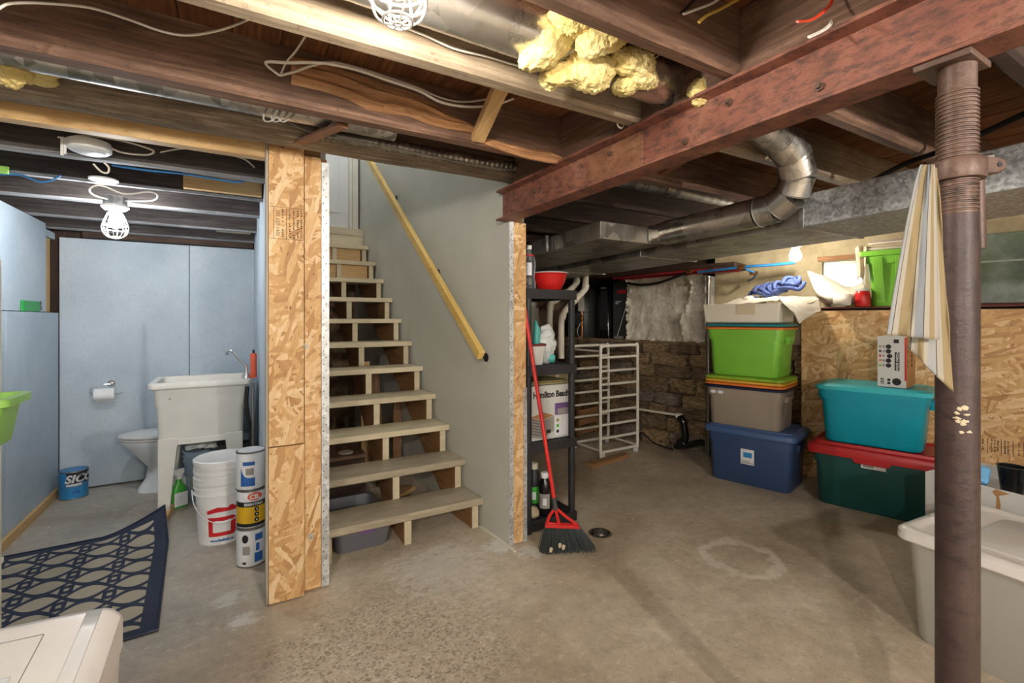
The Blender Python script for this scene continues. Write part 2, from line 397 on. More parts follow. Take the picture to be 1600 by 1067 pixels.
plain('chrome', (215, 215, 215), .12, .02, .95)
plain('steel', (150, 146, 140), .35, .1, .9)
plain('brass', (190, 130, 80), .3, .1, .9)
def rust(name, c1, c2, c3, dark, rough=.6, dk=.62):
    t = NT(name); v = t.vec('Object', jitter=False); a = t.noise(v, 5, 7, .65); b = t.noise(v, 70, 5, .7); d = t.noise(t.vec('Object', (2, 2, 5), jitter=False), 9, 6, .75)
    c = t.ramp(a, [(.3, c1), (.5, c2), (.72, c3)])
    c = t.mix(t.ramp(d, [(dk - .12, (0,) * 3), (dk + .06, (.85,) * 3)]), c, dark)
    c = t.mix(t.ramp(b, [(.6, (0,) * 3), (.7, (.8,) * 3)]), c, dark)
    t.bump(t.math('ADD', b, d), .4, .003); t.set(c, rough, .15)
rust('red_oxide', lin(116, 72, 58), lin(142, 90, 72), lin(162, 114, 94), lin(70, 52, 50), .55, .58)
rust('raw_rust', lin(112, 74, 54), lin(140, 96, 70), lin(164, 120, 92), lin(80, 54, 42))
rust('post_paint', lin(58, 44, 41), lin(70, 54, 50), lin(84, 66, 61), lin(42, 33, 32), .42, .62)
rust('post_screw', lin(76, 56, 46), lin(100, 76, 64), lin(120, 94, 80), lin(54, 42, 36), .4)

# plastics, fabrics, paper
for nm, rgb, r in (('white_plastic', (232, 232, 230), .35), ('tub_plastic', (226, 224, 216), .4), ('cream_plastic', (234, 230, 226), .3), ('black_plastic', (42, 42, 46), .5),
                   ('gloss_black', (22, 22, 24), .15), ('dark_grey', (64, 64, 64), .4), ('grey_bin', (150, 138, 124), .45), ('stair_bin', (104, 104, 110), .4), ('navy_bin', (52, 74, 112), .42), ('navy_lid', (66, 92, 136), .42),
                   ('green_bin', (124, 190, 62), .4), ('lime_bin', (150, 204, 96), .4), ('teal_bin', (0, 150, 172), .38), ('teal_lid', (54, 186, 196), .38), ('red_lid', (184, 32, 36), .38), ('forest_bin', (24, 78, 76), .42),
                   ('orange_lid', (222, 122, 48), .4), ('lime_lid', (146, 186, 56), .4), ('yellow_lid', (218, 176, 62), .4), ('navy_dark', (32, 38, 66), .4), ('teal_dark', (24, 126, 134), .4),
                   ('red_plastic', (206, 36, 34), .3), ('orange_tube', (222, 92, 62), .4), ('pvc', (222, 214, 196), .35), ('rack_white', (232, 226, 212), .35), ('pex_blue', (44, 116, 176), .3), ('pex_red', (176, 44, 48), .3),
                   ('cable_white', (236, 230, 218), .4), ('cable_grey', (150, 146, 140), .5), ('cable_yellow', (222, 190, 80), .4), ('cable_red', (214, 70, 40), .4), ('cable_black', (26, 24, 24), .5),
                   ('bucket_grey', (132, 150, 166), .4), ('label_white', (226, 228, 232), .4), ('label_blue', (40, 96, 168), .4), ('label_cyan', (52, 140, 200), .35), ('label_yellow', (222, 176, 34), .4), ('label_orange', (222, 88, 44), .4),
                   ('label_black', (30, 30, 32), .4), ('label_red', (206, 34, 42), .4), ('label_purple', (110, 80, 130), .4), ('print_brown', (92, 60, 36), .7), ('spray_green', (70, 168, 60), .3), ('vivid_green', (22, 150, 62), .4), ('paper_white', (226, 222, 212), .7),
                   ('cardboard', (176, 130, 84), .75), ('box_grey', (206, 206, 202), .6), ('tote_white', (216, 212, 204), .3), ('tissue', (240, 240, 240), .8), ('porcelain', (226, 230, 234), .12), ('cream_lid', (214, 206, 184), .4),
                   ('package_blue', (110, 176, 224), .35), ('teal_bag', (92, 190, 180), .4), ('bag_white', (218, 222, 220), .35), ('maroon', (120, 52, 46), .5), ('rag_cream', (206, 190, 160), .9), ('khaki', (150, 140, 96), .7),
                   ('furnace_grey', (150, 146, 136), .4), ('bolt_zinc', (196, 190, 176), .3), ('window_frame', (226, 224, 220), .4), ('window_rust', (104, 48, 40), .6), ('frost_tape', (170, 176, 168), .5), ('rag_dark', (34, 34, 40), .8)):
    plain(nm, rgb, r)
t = NT('tote_side'); t.set(lin(206, 204, 196), .38); t.b.inputs['Transmission Weight'].default_value = .25; t.b.inputs['Alpha'].default_value = 1
t = NT('clear_plastic'); t.set((.95, .97, 1), .06); t.b.inputs['Transmission Weight'].default_value = .92; t.b.inputs['IOR'].default_value = 1.25
t = NT('window_glass'); t.set((1, 1, 1), .12); t.b.inputs['Transmission Weight'].default_value = 1.0; t.b.inputs['IOR'].default_value = 1.02
speck('insulation', lin(206, 184, 112), lin(242, 228, 168), 10, rough=.95, bump=1, bscale=60, bdist=.01, kind='Object', stain=lin(214, 178, 96), samt=.6, sscale=9)
speck('frosted', lin(84, 100, 80), lin(172, 180, 168), 4, rough=.35, kind='Object', stain=lin(86, 112, 70), samt=.8, sscale=3.5)
speck('white_sheet', lin(226, 218, 204), lin(240, 234, 222), 4, rough=.75, kind='Object', stain=lin(196, 180, 142), samt=.35)
t = NT('blue_braid'); v = t.vec('UV'); w_ = t.n('ShaderNodeTexWave', i_Vector=v, i_Scale=60.0, i_Distortion=4.0); t.set(t.ramp(w_.outputs[1], [(.35, lin(26, 44, 104)), (.6, lin(96, 116, 176))]), .8)
t = NT('black_bristle'); t.set(lin(72, 78, 78), .6)
glow('bulb_main', (1.0, .92, .80), BULB_MAIN); glow('bulb_bath', (.95, .975, 1.0), BULB_BATH); glow('bulb_right', (1.0, .91, .76), BULB_RIGHT); glow('fill_rear', (1.0, .94, .86), FILL_REAR); glow('fill_stairs', (.95, .97, 1.0), FILL_STAIRS)

# rug: navy trellis on beige weave, navy border (object space, rug is 0.95 x 1.25 m about its origin)
t = NT('rug_weave'); v = t.vec('UV', jitter=False); sx = t.n('ShaderNodeSeparateXYZ', i_Vector=v); X, Y = sx.outputs[0], sx.outputs[1]
jg = t.noise(v, 40, 2, .5); jit = t.math('MULTIPLY', t.math('SUBTRACT', jg, .5), .02)
px = t.math('ADD', t.math('DIVIDE', Y, .165), jit); py = t.math('DIVIDE', X, .36)
sn = t.math('MULTIPLY', t.math('SINE', t.math('MULTIPLY', py, 2 * PI)), .46)
def band(val, wd):
    fr = t.math('FRACT', t.math('ADD', val, 100.0)); return t.math('LESS_THAN', t.math('ABSOLUTE', t.math('SUBTRACT', fr, .5)), wd)
l1 = band(t.math('ADD', px, sn), .105); l2 = band(t.math('SUBTRACT', px, sn), .105)
ky = band(t.math('ADD', t.math('MULTIPLY', py, 2.0), .5), .15); kx = band(px, .5); kn = t.math('MULTIPLY', ky, kx)
kn = t.math('MULTIPLY', ky, band(t.math('ADD', px, .5), .27)); kh = t.math('MULTIPLY', band(t.math('ADD', t.math('MULTIPLY', py, 2.0), .5), .055), band(t.math('ADD', px, .5), .08)); kn = t.math('SUBTRACT', kn, kh)
pat = t.math('MAXIMUM', t.math('MAXIMUM', l1, l2), kn)
bd = t.math('MAXIMUM', t.math('GREATER_THAN', t.math('ABSOLUTE', X), .325), t.math('GREATER_THAN', t.math('ABSOLUTE', Y), .565))
pat = t.math('MAXIMUM', pat, bd)
wv = t.n('ShaderNodeTexChecker', i_Vector=v, i_Scale=260.0); tn = t.noise(v, 30, 4)
bg = t.mix(t.math('MULTIPLY', wv.outputs['Fac'], .5), lin(186, 176, 156), lin(150, 142, 124)); bl = t.mix(tn, lin(36, 44, 62), lin(56, 66, 88))
t.bump(wv.outputs['Fac'], .4, .002); t.set(t.mix(pat, bg, bl), .92)
# striped towel (u across)
t = NT('towel_stripes'); v = t.vec('UV', jitter=False); sx = t.n('ShaderNodeSeparateXYZ', i_Vector=v)
u_ = t.math('FRACT', t.math('DIVIDE', sx.outputs[0], .2))
A, B_, D = lin(162, 155, 142), lin(142, 124, 88), lin(52, 45, 43)
st = t.ramp(u_, [(0, A), (.06, lin(148, 150, 150)), (.20, D), (.215, A), (.32, B_), (.54, D), (.56, A), (.62, lin(122, 128, 134)), (.78, D), (.80, A), (.90, B_)], 'CONSTANT')
st = t.mix(t.math('MULTIPLY', t.noise(v, 160, 3), .18), st, lin(150, 140, 120)); t.bump(t.noise(v, 300, 2), .3, .002); t.set(st, .9)

# ================================================================== STRUCTURE
TOPZ = 2.28            # underside of the floor boards
JB = 2.08              # underside of the joists
struct(MB().box(-2.6, 6.2, -2.6, 5.8, -.12, 0).build('floor', 'concrete_floor', smooth=0))

# --- ceiling: boards above, joists below (joists run along X, boards along Y)
ceil = sempty('ceiling')
board = MB().box(-.071, .071, -2.0, 2.0, 0, .02).mesh('plank', 'plank_wood')
i = 0
for k in range(60):
    x = -2.55 + k * .1455
    if x > 6.2: break
    for (y0, y1) in ((-2.6, 1.0), (1.0, 5.8)) if not (.22 < x < 1.5) else ((-2.6, 2.5),):
        o = bpy.data.objects.new('plank', board); COL.objects.link(o); o.parent = ceil
        o.location = (x, (y0 + y1) / 2, TOPZ + random.uniform(0, .004)); o.scale = (1, (y1 - y0) / 4.0, 1)
for (a, b, c, d) in ((-2.66, .3, -2.66, 5.86), (1.5, 6.3, -2.66, 5.86), (.3, 1.5, -2.66, 2.5)):
    MB().box(a, b, c, d, TOPZ + .026, TOPZ + .06).build('deck_board', 'joist_dark', ceil, smooth=0)
def joist(x0, x1, y, th=.06, zb=JB, mat='joist_dark', wob=.006):
    mb = MB(); n = 14
    rings = []
    for i in range(n + 1):
        x = x0 + (x1 - x0) * i / n; w = lambda s: wob * mnoise.noise(Vector((x * 2.1, y * 3 + s, s)))
        rings.append([Vector((x, y - th / 2 + w(1), TOPZ)), Vector((x, y - th / 2 + w(2), zb + .012 + w(3))), Vector((x, y - th / 2 + .012 + w(2), zb + w(3))),
                      Vector((x, y + th / 2 - .012 + w(4), zb + w(5))), Vector((x, y + th / 2 + w(4), zb + .012 + w(5))), Vector((x, y + th / 2 + w(6), TOPZ))])
    mb.loft(rings)
    if mat == 'joist_grey':
        for q in range(len(mb.f)):
            vs = [mb.v[i] for i in mb.f[q]]
            if max(v[2] for v in vs) < zb + .03: mb.m[q] = 1
        return mb.build('joist', [mat, 'joist_dust'], ceil, smooth=30)
    return mb.build('joist', mat, ceil, smooth=30)
for y, mat in ((-2.0, 'joist_dark'), (-1.5, 'joist_dark'), (-1.0, 'joist_brown'), (-.5, 'joist_dark'), (0.0, 'joist_brown'), (.46, 'joist_dark')):
    joist(-2.6, 5.8, y, mat=mat)
joist(-2.6, 5.4, .93, .06, mat='joist_brown')
joist(-2.6, 5.2, 1.34, .065, mat='joist_pale')
joist(-2.6, 5.0, 1.86, .075, mat='joist_brown')
for y, z in ((2.90, 2.07), (3.38, 2.07), (3.84, 2.05), (4.34, 2.02), (4.78, 2.0)):
    joist(-1.7, .16, y, .06, z, 'joist_grey')
for y in (2.42, 2.92, 3.42, 3.92, 4.42, 4.9):
    joist(1.42, 4.5, y, .06, JB, 'joist_dark')
# half-round log joist over the stair foot
mb = MB(); rings = []
for i in range(29):
    x = -2.6 + 4.2 * i / 28; ring = []
    for k in range(14):
        a = 2 * PI * k / 14; r = .085 * (1 + .10 * mnoise.noise(Vector((x * 1.3, math.cos(a), math.sin(a)))) + .05 * mnoise.noise(Vector((x * 5, 3 * math.cos(a), 3 * math.sin(a)))))
        ring.append(Vector((x, 2.36 + r * math.cos(a), 2.195 + r * math.sin(a))))
    rings.append(ring)
mb.loft(rings).build('log_joist', 'log_wood', ceil, smooth=60)
# blocking over the steel beam and small braces between joists
for (y0, y1) in ((.49, .90), (.96, 1.31), (1.375, 1.82), (1.90, 2.27)):
    MB().box(1.34, 1.39, y0, y1, JB + .005, TOPZ).build('blocking', 'joist_brown', ceil, bevel=.003)
MB().beam((.83, 1.375, 2.245), (.90, 1.82, 2.10), .055, .035).build('brace', 'fresh_wood', ceil)
MB().beam((2.02, 1.38, 2.25), (2.02, 1.82, 2.13), .05, .04).build('brace', 'plank_wood', ceil)
MB().box(2.3, 2.7, 1.895, 1.93, 2.10, 2.19).build('cleat', 'plank_wood', ceil)
MB().box(-.25, .15, 3.30, 3.345, 2.085, 2.20).build('cleat', 'fresh_wood', ceil)
MB().box(-.12, .12, 4.40, 4.44, 2.02, 2.09).build('cleat', 'joist_pale', ceil)
# scraped and torn wood along the front of the big joist
def torn(pts, y0, dep, seed):
    mb = MB(); rings = []
    n = len(pts)
    for i, (x, zt, zb) in enumerate(pts):
        ring = []
        for k in range(9):
            f = k / 8; z = zt + (zb - zt) * f
            bul = dep * (math.sin(PI * f) ** .6) * (.6 + .4 * mnoise.noise(Vector((x * 14, f * 4, seed))) + .25 * math.sin(f * 17 + x * 3))
            ring.append(Vector((x, y0 - max(.002, bul), z)))
        ring += [Vector((x, y0 + .004, zb)), Vector((x, y0 + .004, zt))]
        rings.append(ring)
    return mb.loft(rings)
P = [(455, 83, 130), (500, 95, 140), (540, 108, 152), (575, 120, 170), (600, 130, 175), (640, 142, 180), (670, 155, 193), (700, 175, 200), (735, 192, 205), (748, 200, 210)]
pts = []
for i in range(len(P) - 1):
    for k in range(5):
        f = k / 5; q = [P[i][j] + (P[i + 1][j] - P[i][j]) * f for j in range(3)]
        a, b = at(q[0], q[1], y=1.815), at(q[0], q[2], y=1.815); pts.append((a.x, a.z, b.z))
torn(pts, 1.824, .03, 3).build('torn_patch', 'torn_wood', ceil, smooth=35)
P = [(752, 212, 222), (790, 222, 236), (830, 232, 248), (862, 236, 254), (884, 246, 256)]
pts = [(lambda a, b: (a.x, a.z, b.z))(at(q[0], q[1], y=1.815), at(q[0], q[2], y=1.815)) for q in P]
torn(pts, 1.824, .022, 9).build('torn_patch', 'torn_wood', ceil, smooth=35)

# --- washroom shell on the left
wl = sempty('wall_left')
def panel(nm, x0, x1, y0, y1, z0, z1, mat, par, bev=.002): return MB().box(x0, x1, y0, y1, z0, z1).build(nm, mat, par, bevel=bev)
panel('wall_panel', -1.22, -1.15, 3.90, 4.86, .02, 1.375, 'blue_paint', wl)
panel('wall_panel', -1.22, -1.15, 3.2, 3.895, .42, 1.375, 'blue_paint', wl)
panel('wall_panel', -1.22, -1.15, 3.2, 3.895, .02, .416, 'blue_paint', wl)
panel('wall_panel', -1.22, -1.15, 2.2, 3.195, .02, 1.375, 'blue_paint', wl)
panel('wall_panel', -1.25, -1.17, 2.2, 4.66, 1.38, 2.02, 'blue_paint', wl)
panel('wall_panel', -1.25, -1.17, 4.66, 4.86, 1.93, 1.98, 'blue_paint', wl)
panel('backing_board', -1.32, -1.255, 2.0, 4.92, 0, 2.06, 'dull_wall', wl, 0)
panel('stud', -1.25, -1.195, 4.70, 4.85, 1.38, 1.93, 'fresh_wood', wl)
o = struct(MB().box(-1.15, -1.13, 2.2, 4.87, 0, .06).build('baseboard_left', 'fresh_wood', bevel=.002))
wb = sempty('wall_washroom_back')
panel('wall_panel', -1.15, -.328, 4.88, 4.92, .012, 1.955, 'blue_paint', wb)
panel('wall_panel', -.324, .19, 4.88, 4.92, .012, 1.955, 'blue_paint', wb)
panel('backing_board', -1.4, .2, 4.94, 5.0, 0, 2.28, 'joist_dark', wb, 0)
MB().box(-1.0, .15, 4.80, 4.9, 1.96, 2.0).build('top_plate', 'joist_dark', wb)
struct(MB().box(-1.3, .142, 2.50, 2.56, 2.085, 2.165).build('trim_1', 'fresh_wood', bevel=.002))

# --- partition between washroom and stairs, OSB end, metal corner bead
wp = sempty('wall_stair_left')
panel('wall_panel', .16, .185, 2.53, 4.90, .01, 2.2, 'blue_paint', wp)
panel('core', .185, .375, 2.53, 5.4, 0, 2.27, 'stringer_wood', wp, 0)
panel('wall_panel', .375, .40, 2.53, 5.55, .01, 4.6, 'white_wall', wp)
panel('osb_panel', .14, .2905, 2.462, 2.50, .735, 2.14, 'osb', wp, .001)
panel('osb_panel', .14, .292, 2.458, 2.50, .006, .73, 'osb', wp, .001)
panel('osb_panel', .296, .372, 2.488, 2.52, .012, 2.12, 'osb', wp, .001)
panel('panel_edge', .128, .139, 2.466, 2.53, .004, 2.14, 'dull_wall', wp, .001)
panel('stud', .142, .4, 2.502, 2.53, .0, 2.12, 'stringer_wood', wp, 0)
bead = MB().box(.3735, .409, 2.484, 2.487, .01, 2.10).box(.406, .409, 2.487, 2.53, .01, 2.10)
bo = bead.build('corner_bead', 'corner_bead', wp)
hole = MB().cyl((0, 0, 0), (0, -.0022, 0), .0028, n=8).mesh('bead_hole', 'label_black')
for k in range(62):
    h = bpy.data.objects.new('bead_hole', hole); COL.objects.link(h); h.parent = bo
    h.location = (.3885 + (.006 if k % 2 else -.006), 2.4842, .05 + k * .033)
for (px, py) in ((478, 541), (486, 838)):                      # expansion bolts through the OSB
    p = at(px, py, y=2.478)
    b = MB().cyl((p.x, 2.488, p.z), (p.x, 2.478, p.z), .013, n=20).cyl((p.x, 2.479, p.z), (p.x, 2.469, p.z), .0095, n=6).cyl((p.x, 2.47, p.z), (p.x, 2.445, p.z), .005, n=12)
    b.build('anchor_bolt', 'bolt_zinc', wp)
# ink stamp on the OSB
stx0, stx1, stz0, stz1 = .143, .289, 1.70, 1.85
q = MB()
for z in (1.703, 1.852): q.box(stx0, stx1, 2.4612, 2.4622, z, z + .0018)
for x in (.160, .214): q.box(x, x + .0018, 2.4612, 2.4622, 1.705, 1.852)
st = q.build('stamp_lines', 'print_brown', wp, smooth=0)
text('stamp_lettering', '352 620-1400', .022, 'print_brown', wp, frame((.177, 2.4616, 1.778), (0, 0, -1), (1, 0, 0)), depth=.0004)
q = MB(); rnd = random.Random(5)
for x in (.195, .226, .243, .260, .276):
    z = 1.845
    while z > 1.715:
        l = rnd.uniform(.006, .012)
        if rnd.random() > .18: q.box(x, x + rnd.uniform(.004, .0085), 2.4612, 2.4622, z - l * .6, z)
        z -= l
q.build('stamp_smudges', 'print_brown', wp, smooth=0)
# brown angle strap leaving the top of the partition
tag(MB().beam((.215, 2.47, 2.135), at(535, 196, y=1.93), .045, .012).beam((.225, 2.47, 2.15), at(538, 196, y=1.93) + Vector((.012, 0, .015)), .008, .04).build('angle_strap', 'raw_rust', smooth=0), 'rusty brown angle strap running from the chipboard post top up to the joist', 'bracket')

# --- drywall right of the stairs (slightly out of square) with OSB stub end
def wx(y): return 1.389 - .062 * (y - 2.4)
wr = sempty('wall_stair_right')
def slab(nm, x_off0, x_off1, y0, y1, z0, z1, mat):
    mb = MB(); vs = []
    for z in (z0, z1):
        for y in (y0, y1):
            for off in (x_off0, x_off1): vs.append((wx(y) + off, y, z))
    return mb.add(vs, [(0, 2, 3, 1), (4, 5, 7, 6), (0, 1, 5, 4), (2, 6, 7, 3), (0, 4, 6, 2), (1, 3, 7, 5)]).build(nm, mat, wr, smooth=0)
slab('drywall', 0, .013, 2.40, 3.92, .004, 2.105, 'drywall_paint'); slab('drywall', 0, .013, 3.921, 5.6, .004, 2.105, 'drywall_paint')
slab('drywall', 0, .013, 2.40, 5.6, 2.1055, 4.6, 'drywall_paint'); slab('stud_core', .014, .11, 2.43, 5.6, 0, 4.6, 'stringer_wood')
slab('far_face', .111, .125, 2.43, 5.6, 0, 2.27, 'dull_wall')
MB().box(1.408, 1.508, 2.40, 2.43, .004, 1.90).build('osb_panel', 'osb', wr, bevel=.001)
b2 = MB().box(1.389, 1.419, 2.394, 2.399, .002, 1.90).build('corner_bead', 'corner_bead', wr)
b3 = MB().box(1.488, 1.512, 2.394, 2.399, .002, .92).build('corner_bead', 'corner_bead', wr)
for bo2, x, n in ((b2, 1.409, 56), (b3, 1.496, 27)):
    for k in range(n):
        h = bpy.data.objects.new('bead_hole', hole); COL.objects.link(h); h.parent = bo2; h.location = (x + (.005 if k % 2 else -.005), 2.3943, .04 + k * .033)
# base caulk line with paint drips along the foot of the drywall
slab('caulk', -.018, 0, 2.32, 2.72, 0, .006, 'white_trim')

# --- head of the stairs: floor edge, door and casing, upper walls, upper ceiling
struct(MB().box(.40, 1.24, 5.255, 5.6, 2.22, 2.30).build('trim_2', 'cream_tread', bevel=.003))
dr = sempty('door_1', (0, 5.42, 2.30))
MB().box(.402, 1.09, -.018, .018, .01, 2.05).build('door_leaf', 'white_wall', dr, bevel=.003)
MB().box(.50, .99, -.024, -.018, 1.15, 1.9).box(.50, .99, -.024, -.018, .18, 1.0).build('door_moulding', 'white_wall', dr, bevel=.004)
MB().box(1.09, 1.125, -.045, .03, 0, 2.08).box(1.125, 1.185, -.06, -.025, 0, 2.12).build('door_casing', 'white_trim', dr, bevel=.003)
MB().box(.402, 1.15, -.06, .03, -.012, .008).build('threshold', 'fresh_wood', dr, bevel=.003)
struct(MB().box(.3, 1.6, 5.48, 5.55, 2.25, 4.6).build('wall_upper_back', 'white_wall', smooth=0))
struct(MB().box(.3, 1.6, 2.52, 5.6, 4.6, 4.66).build('ceiling_upper', 'white_wall', smooth=0))
struct(MB().box(.37, 1.46, 2.46, 2.53, 2.27, 4.6).build('wall_upper_front', 'white_wall', smooth=0))
struct(MB().box(.36, 1.3, 5.56, 5.62, 0, 2.3).build('wall_under_landing', 'stone_brown', smooth=0))

# --- enclosing walls of the main room (behind and beside the camera) and the rear of the furnace side
struct(MB().box(-2.66, -2.6, -2.6, 5.8, 0, 2.3).build('wall_west', 'dull_wall', smooth=0))
struct(MB().box(-2.6, 6.2, -2.66, -2.6, 0, 2.3).build('wall_rear', 'white_wall', smooth=0))
struct(MB().box(-2.6, -1.32, 2.9, 2.96, 0, 2.3).build('wall_washroom_front', 'white_wall', smooth=0))
struct(MB().box(1.4, 4.4, 5.3, 5.36, 0, 2.3).build('wall_furnace_back', 'stone_brown', smooth=0))

# --- right foundation wall in its own frame: x = along wall (towards the camera), y = into the wall
wR = sempty('wall_right', RA, RROT)
MB().box(-2.9, 5.6, .13, .40, 0, 1.06).build('mortar', 'mortar', wR, smooth=0)
MB().box(-2.9, .56, .09, .62, 1.06, 1.10).build('ledge', 'stone_brown', wR, bevel=.01)
def stone_mesh(seed):
    bm = bmesh.new(); bmesh.ops.create_cube(bm, size=1); bmesh.ops.subdivide_edges(bm, edges=bm.edges, cuts=2, use_grid_fill=True)
    for v in bm.verts:
        l = v.co.length; r = v.co.copy()
        k = .5 / max(abs(r.x), abs(r.y), abs(r.z)); sph = r.normalized() * .56
        v.co = r * .74 + sph * .26
        v.co += Vector((mnoise.noise(r * 2.3 + Vector((seed, 0, 0))), mnoise.noise(r * 2.3 + Vector((0, seed, 4))), mnoise.noise(r * 2.3 + Vector((9, 0, seed))))) * .12
    mb = MB(); mb.add([v.co.copy() for v in bm.verts], [tuple(v.index for v in f.verts) for f in bm.faces]); bm.free(); return mb
stones = [stone_mesh(3.7 * k + 1).mesh('stone', ('stone_brown', 'stone_tan', 'stone_grey', 'stone_tan', 'stone_brown', 'stone_tan')[k], 50) for k in range(6)]
rnd = random.Random(11); z = .0
for row, hgt in enumerate((.16, .15, .13, .12, .16, .13, .12, .10)):
    s = -2.8 + rnd.uniform(0, .2)
    while s < .5:
        l = rnd.uniform(.18, .42); e = bpy.data.objects.new('stone', stones[rnd.randrange(6)]); COL.objects.link(e); e.parent = wR
        e.location = (s + l / 2, .145 + rnd.uniform(-.02, .015), z + hgt / 2); e.scale = (l * 1.0, .15, hgt * rnd.uniform(.95, 1.08)); e.rotation_euler = (0, rnd.uniform(-.05, .05), rnd.choice((0, PI)))
        s += l + .012
    z += hgt
# foam-sprayed insulated block, parged upper wall with window opening, ledge on top of the OSB half wall
def foam(u, v):
    s = -1.17 + .87 * u; zz = 1.10 + .67 * v
    e = max(0, 1 - min(u, 1 - u) / .09) ** 2 + max(0, 1 - min(v, 1 - v) / .07) ** 2 + .9 * math.exp(-((u - .78 + .06 * math.sin(v * 6)) / .03) ** 2)
    n = mnoise.noise(Vector((s * 9, zz * 9, 1))) * .012 + e * (.024 + .045 * mnoise.noise(Vector((s * 34, zz * 34, 4)))) + .006 * mnoise.noise(Vector((s * 40, zz * 40, 2))) + .01
    edge = .02 * mnoise.noise(Vector((s * 12, zz * 12, 8)))
    return Vector((s + (edge if u in (0, 1) else 0), .10 - n, zz + (edge if v in (0, 1) else 0)))
mb = MB().grid(foam, 70, 54); mb.box(-1.16, -.31, .11, .5, 1.11, 1.76)
mb.build('foam_insulation', 'foam_face', wR, smooth=70)
for (a, b, c, d) in ((-.30, .63, 1.06, 2.28), (.94, 1.62, 1.06, 2.28), (.63, .94, 1.06, 1.585), (.63, .94, 1.83, 2.28), (2.4, 5.6, 1.06, 2.28), (1.62, 2.4, 1.06, 1.44), (1.62, 2.4, 1.95, 2.28)):
    MB().box(a, b, .32, .45, c, d).build('parging', 'parging', wR, smooth=0)
MB().box(-.3, 5.6, .13, .40, 1.06, 1.40).build('block_course', 'parging', wR, smooth=0)
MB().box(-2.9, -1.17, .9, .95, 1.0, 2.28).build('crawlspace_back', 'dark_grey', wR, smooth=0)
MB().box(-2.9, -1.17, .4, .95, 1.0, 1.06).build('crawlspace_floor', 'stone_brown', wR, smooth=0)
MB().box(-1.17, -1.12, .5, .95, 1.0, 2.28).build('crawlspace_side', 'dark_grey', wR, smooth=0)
MB().box(-2.9, -.3, .42, .5, 1.77, 2.30).build('rim_joist', 'joist_dark', wR, smooth=0)
MB().box(-2.9, .0, .0, .62, 1.80, 1.86).build('sill_beam', 'joist_dark', wR, bevel=.004)
MB().box(.545, 2.022, 0, .02, .01, 1.395).build('osb_panel', 'osb', wR, bevel=.001)
MB().box(2.025, 2.98, 0, .02, .01, 1.41).build('osb_panel', 'osb', wR, bevel=.001)
MB().box(2.985, 4.2, 0, .02, .01, 1.41).build('osb_panel', 'osb', wR, bevel=.001)
MB().box(.545, 4.2, .021, .10, .01, 1.38).build('stud', 'stringer_wood', wR)
MB().box(.56, 4.2, .0, .32, 1.412, 1.424).build('sill_board', 'window_rust', wR, bevel=.002)
# printed band low on the OSB
q = MB(); rnd = random.Random(8)
for s in (1.60, 1.655, 1.72, 1.775): q.box(s, s + .003, -.0012, .0, .41, .52)
s = 1.61
for s in (1.615, 1.630, 1.672, 1.688, 1.702, 1.735, 1.750, 1.80, 1.822):
    zz = .425
    while zz < .51:
        l = rnd.uniform(.004, .010)
        if rnd.random() > .2: q.box(s, s + rnd.uniform(.004, .010), -.0012, .0, zz, zz + l * .7)
        zz += l
q.build('printed_band', 'label_black', wR, smooth=0)
# window in the thick wall: frame, sash bar and pane; daylight beyond
w1 = sempty('window_1', RA, RROT)
MB().box(.63, .66, .36, .44, 1.585, 1.83).box(.91, .94, .36, .44, 1.585, 1.83).box(.63, .94, .36, .44, 1.80, 1.83).box(.63, .94, .36, .44, 1.585, 1.61).build('window_frame', 'window_frame', w1, bevel=.002)
MB().box(.66, .91, .40, .404, 1.61, 1.80).build('pane', 'window_glass', w1, smooth=0)
MB().box(.60, .97, .30, .325, 1.835, 1.875).build('window_head', 'torn_wood', w1, bevel=.003)
w2 = sempty('window_2', RA, RROT)
MB().box(1.62, 2.4, .345, .36, 1.44, 1.95).build('frosted_sheet', 'frosted', w2, smooth=0)
MB().box(1.555, 1.62, .27, .34, 1.425, 1.60).build('window_post', 'window_rust', w2, bevel=.002)
MB().box(1.60, 2.42, .30, .345, 1.425, 1.445).build('window_sill', 'window_rust', w2, bevel=.002)
MB().box(1.62, 2.4, .33, .345, 1.74, 1.755).build('sheet_seam', 'frost_tape', w2)

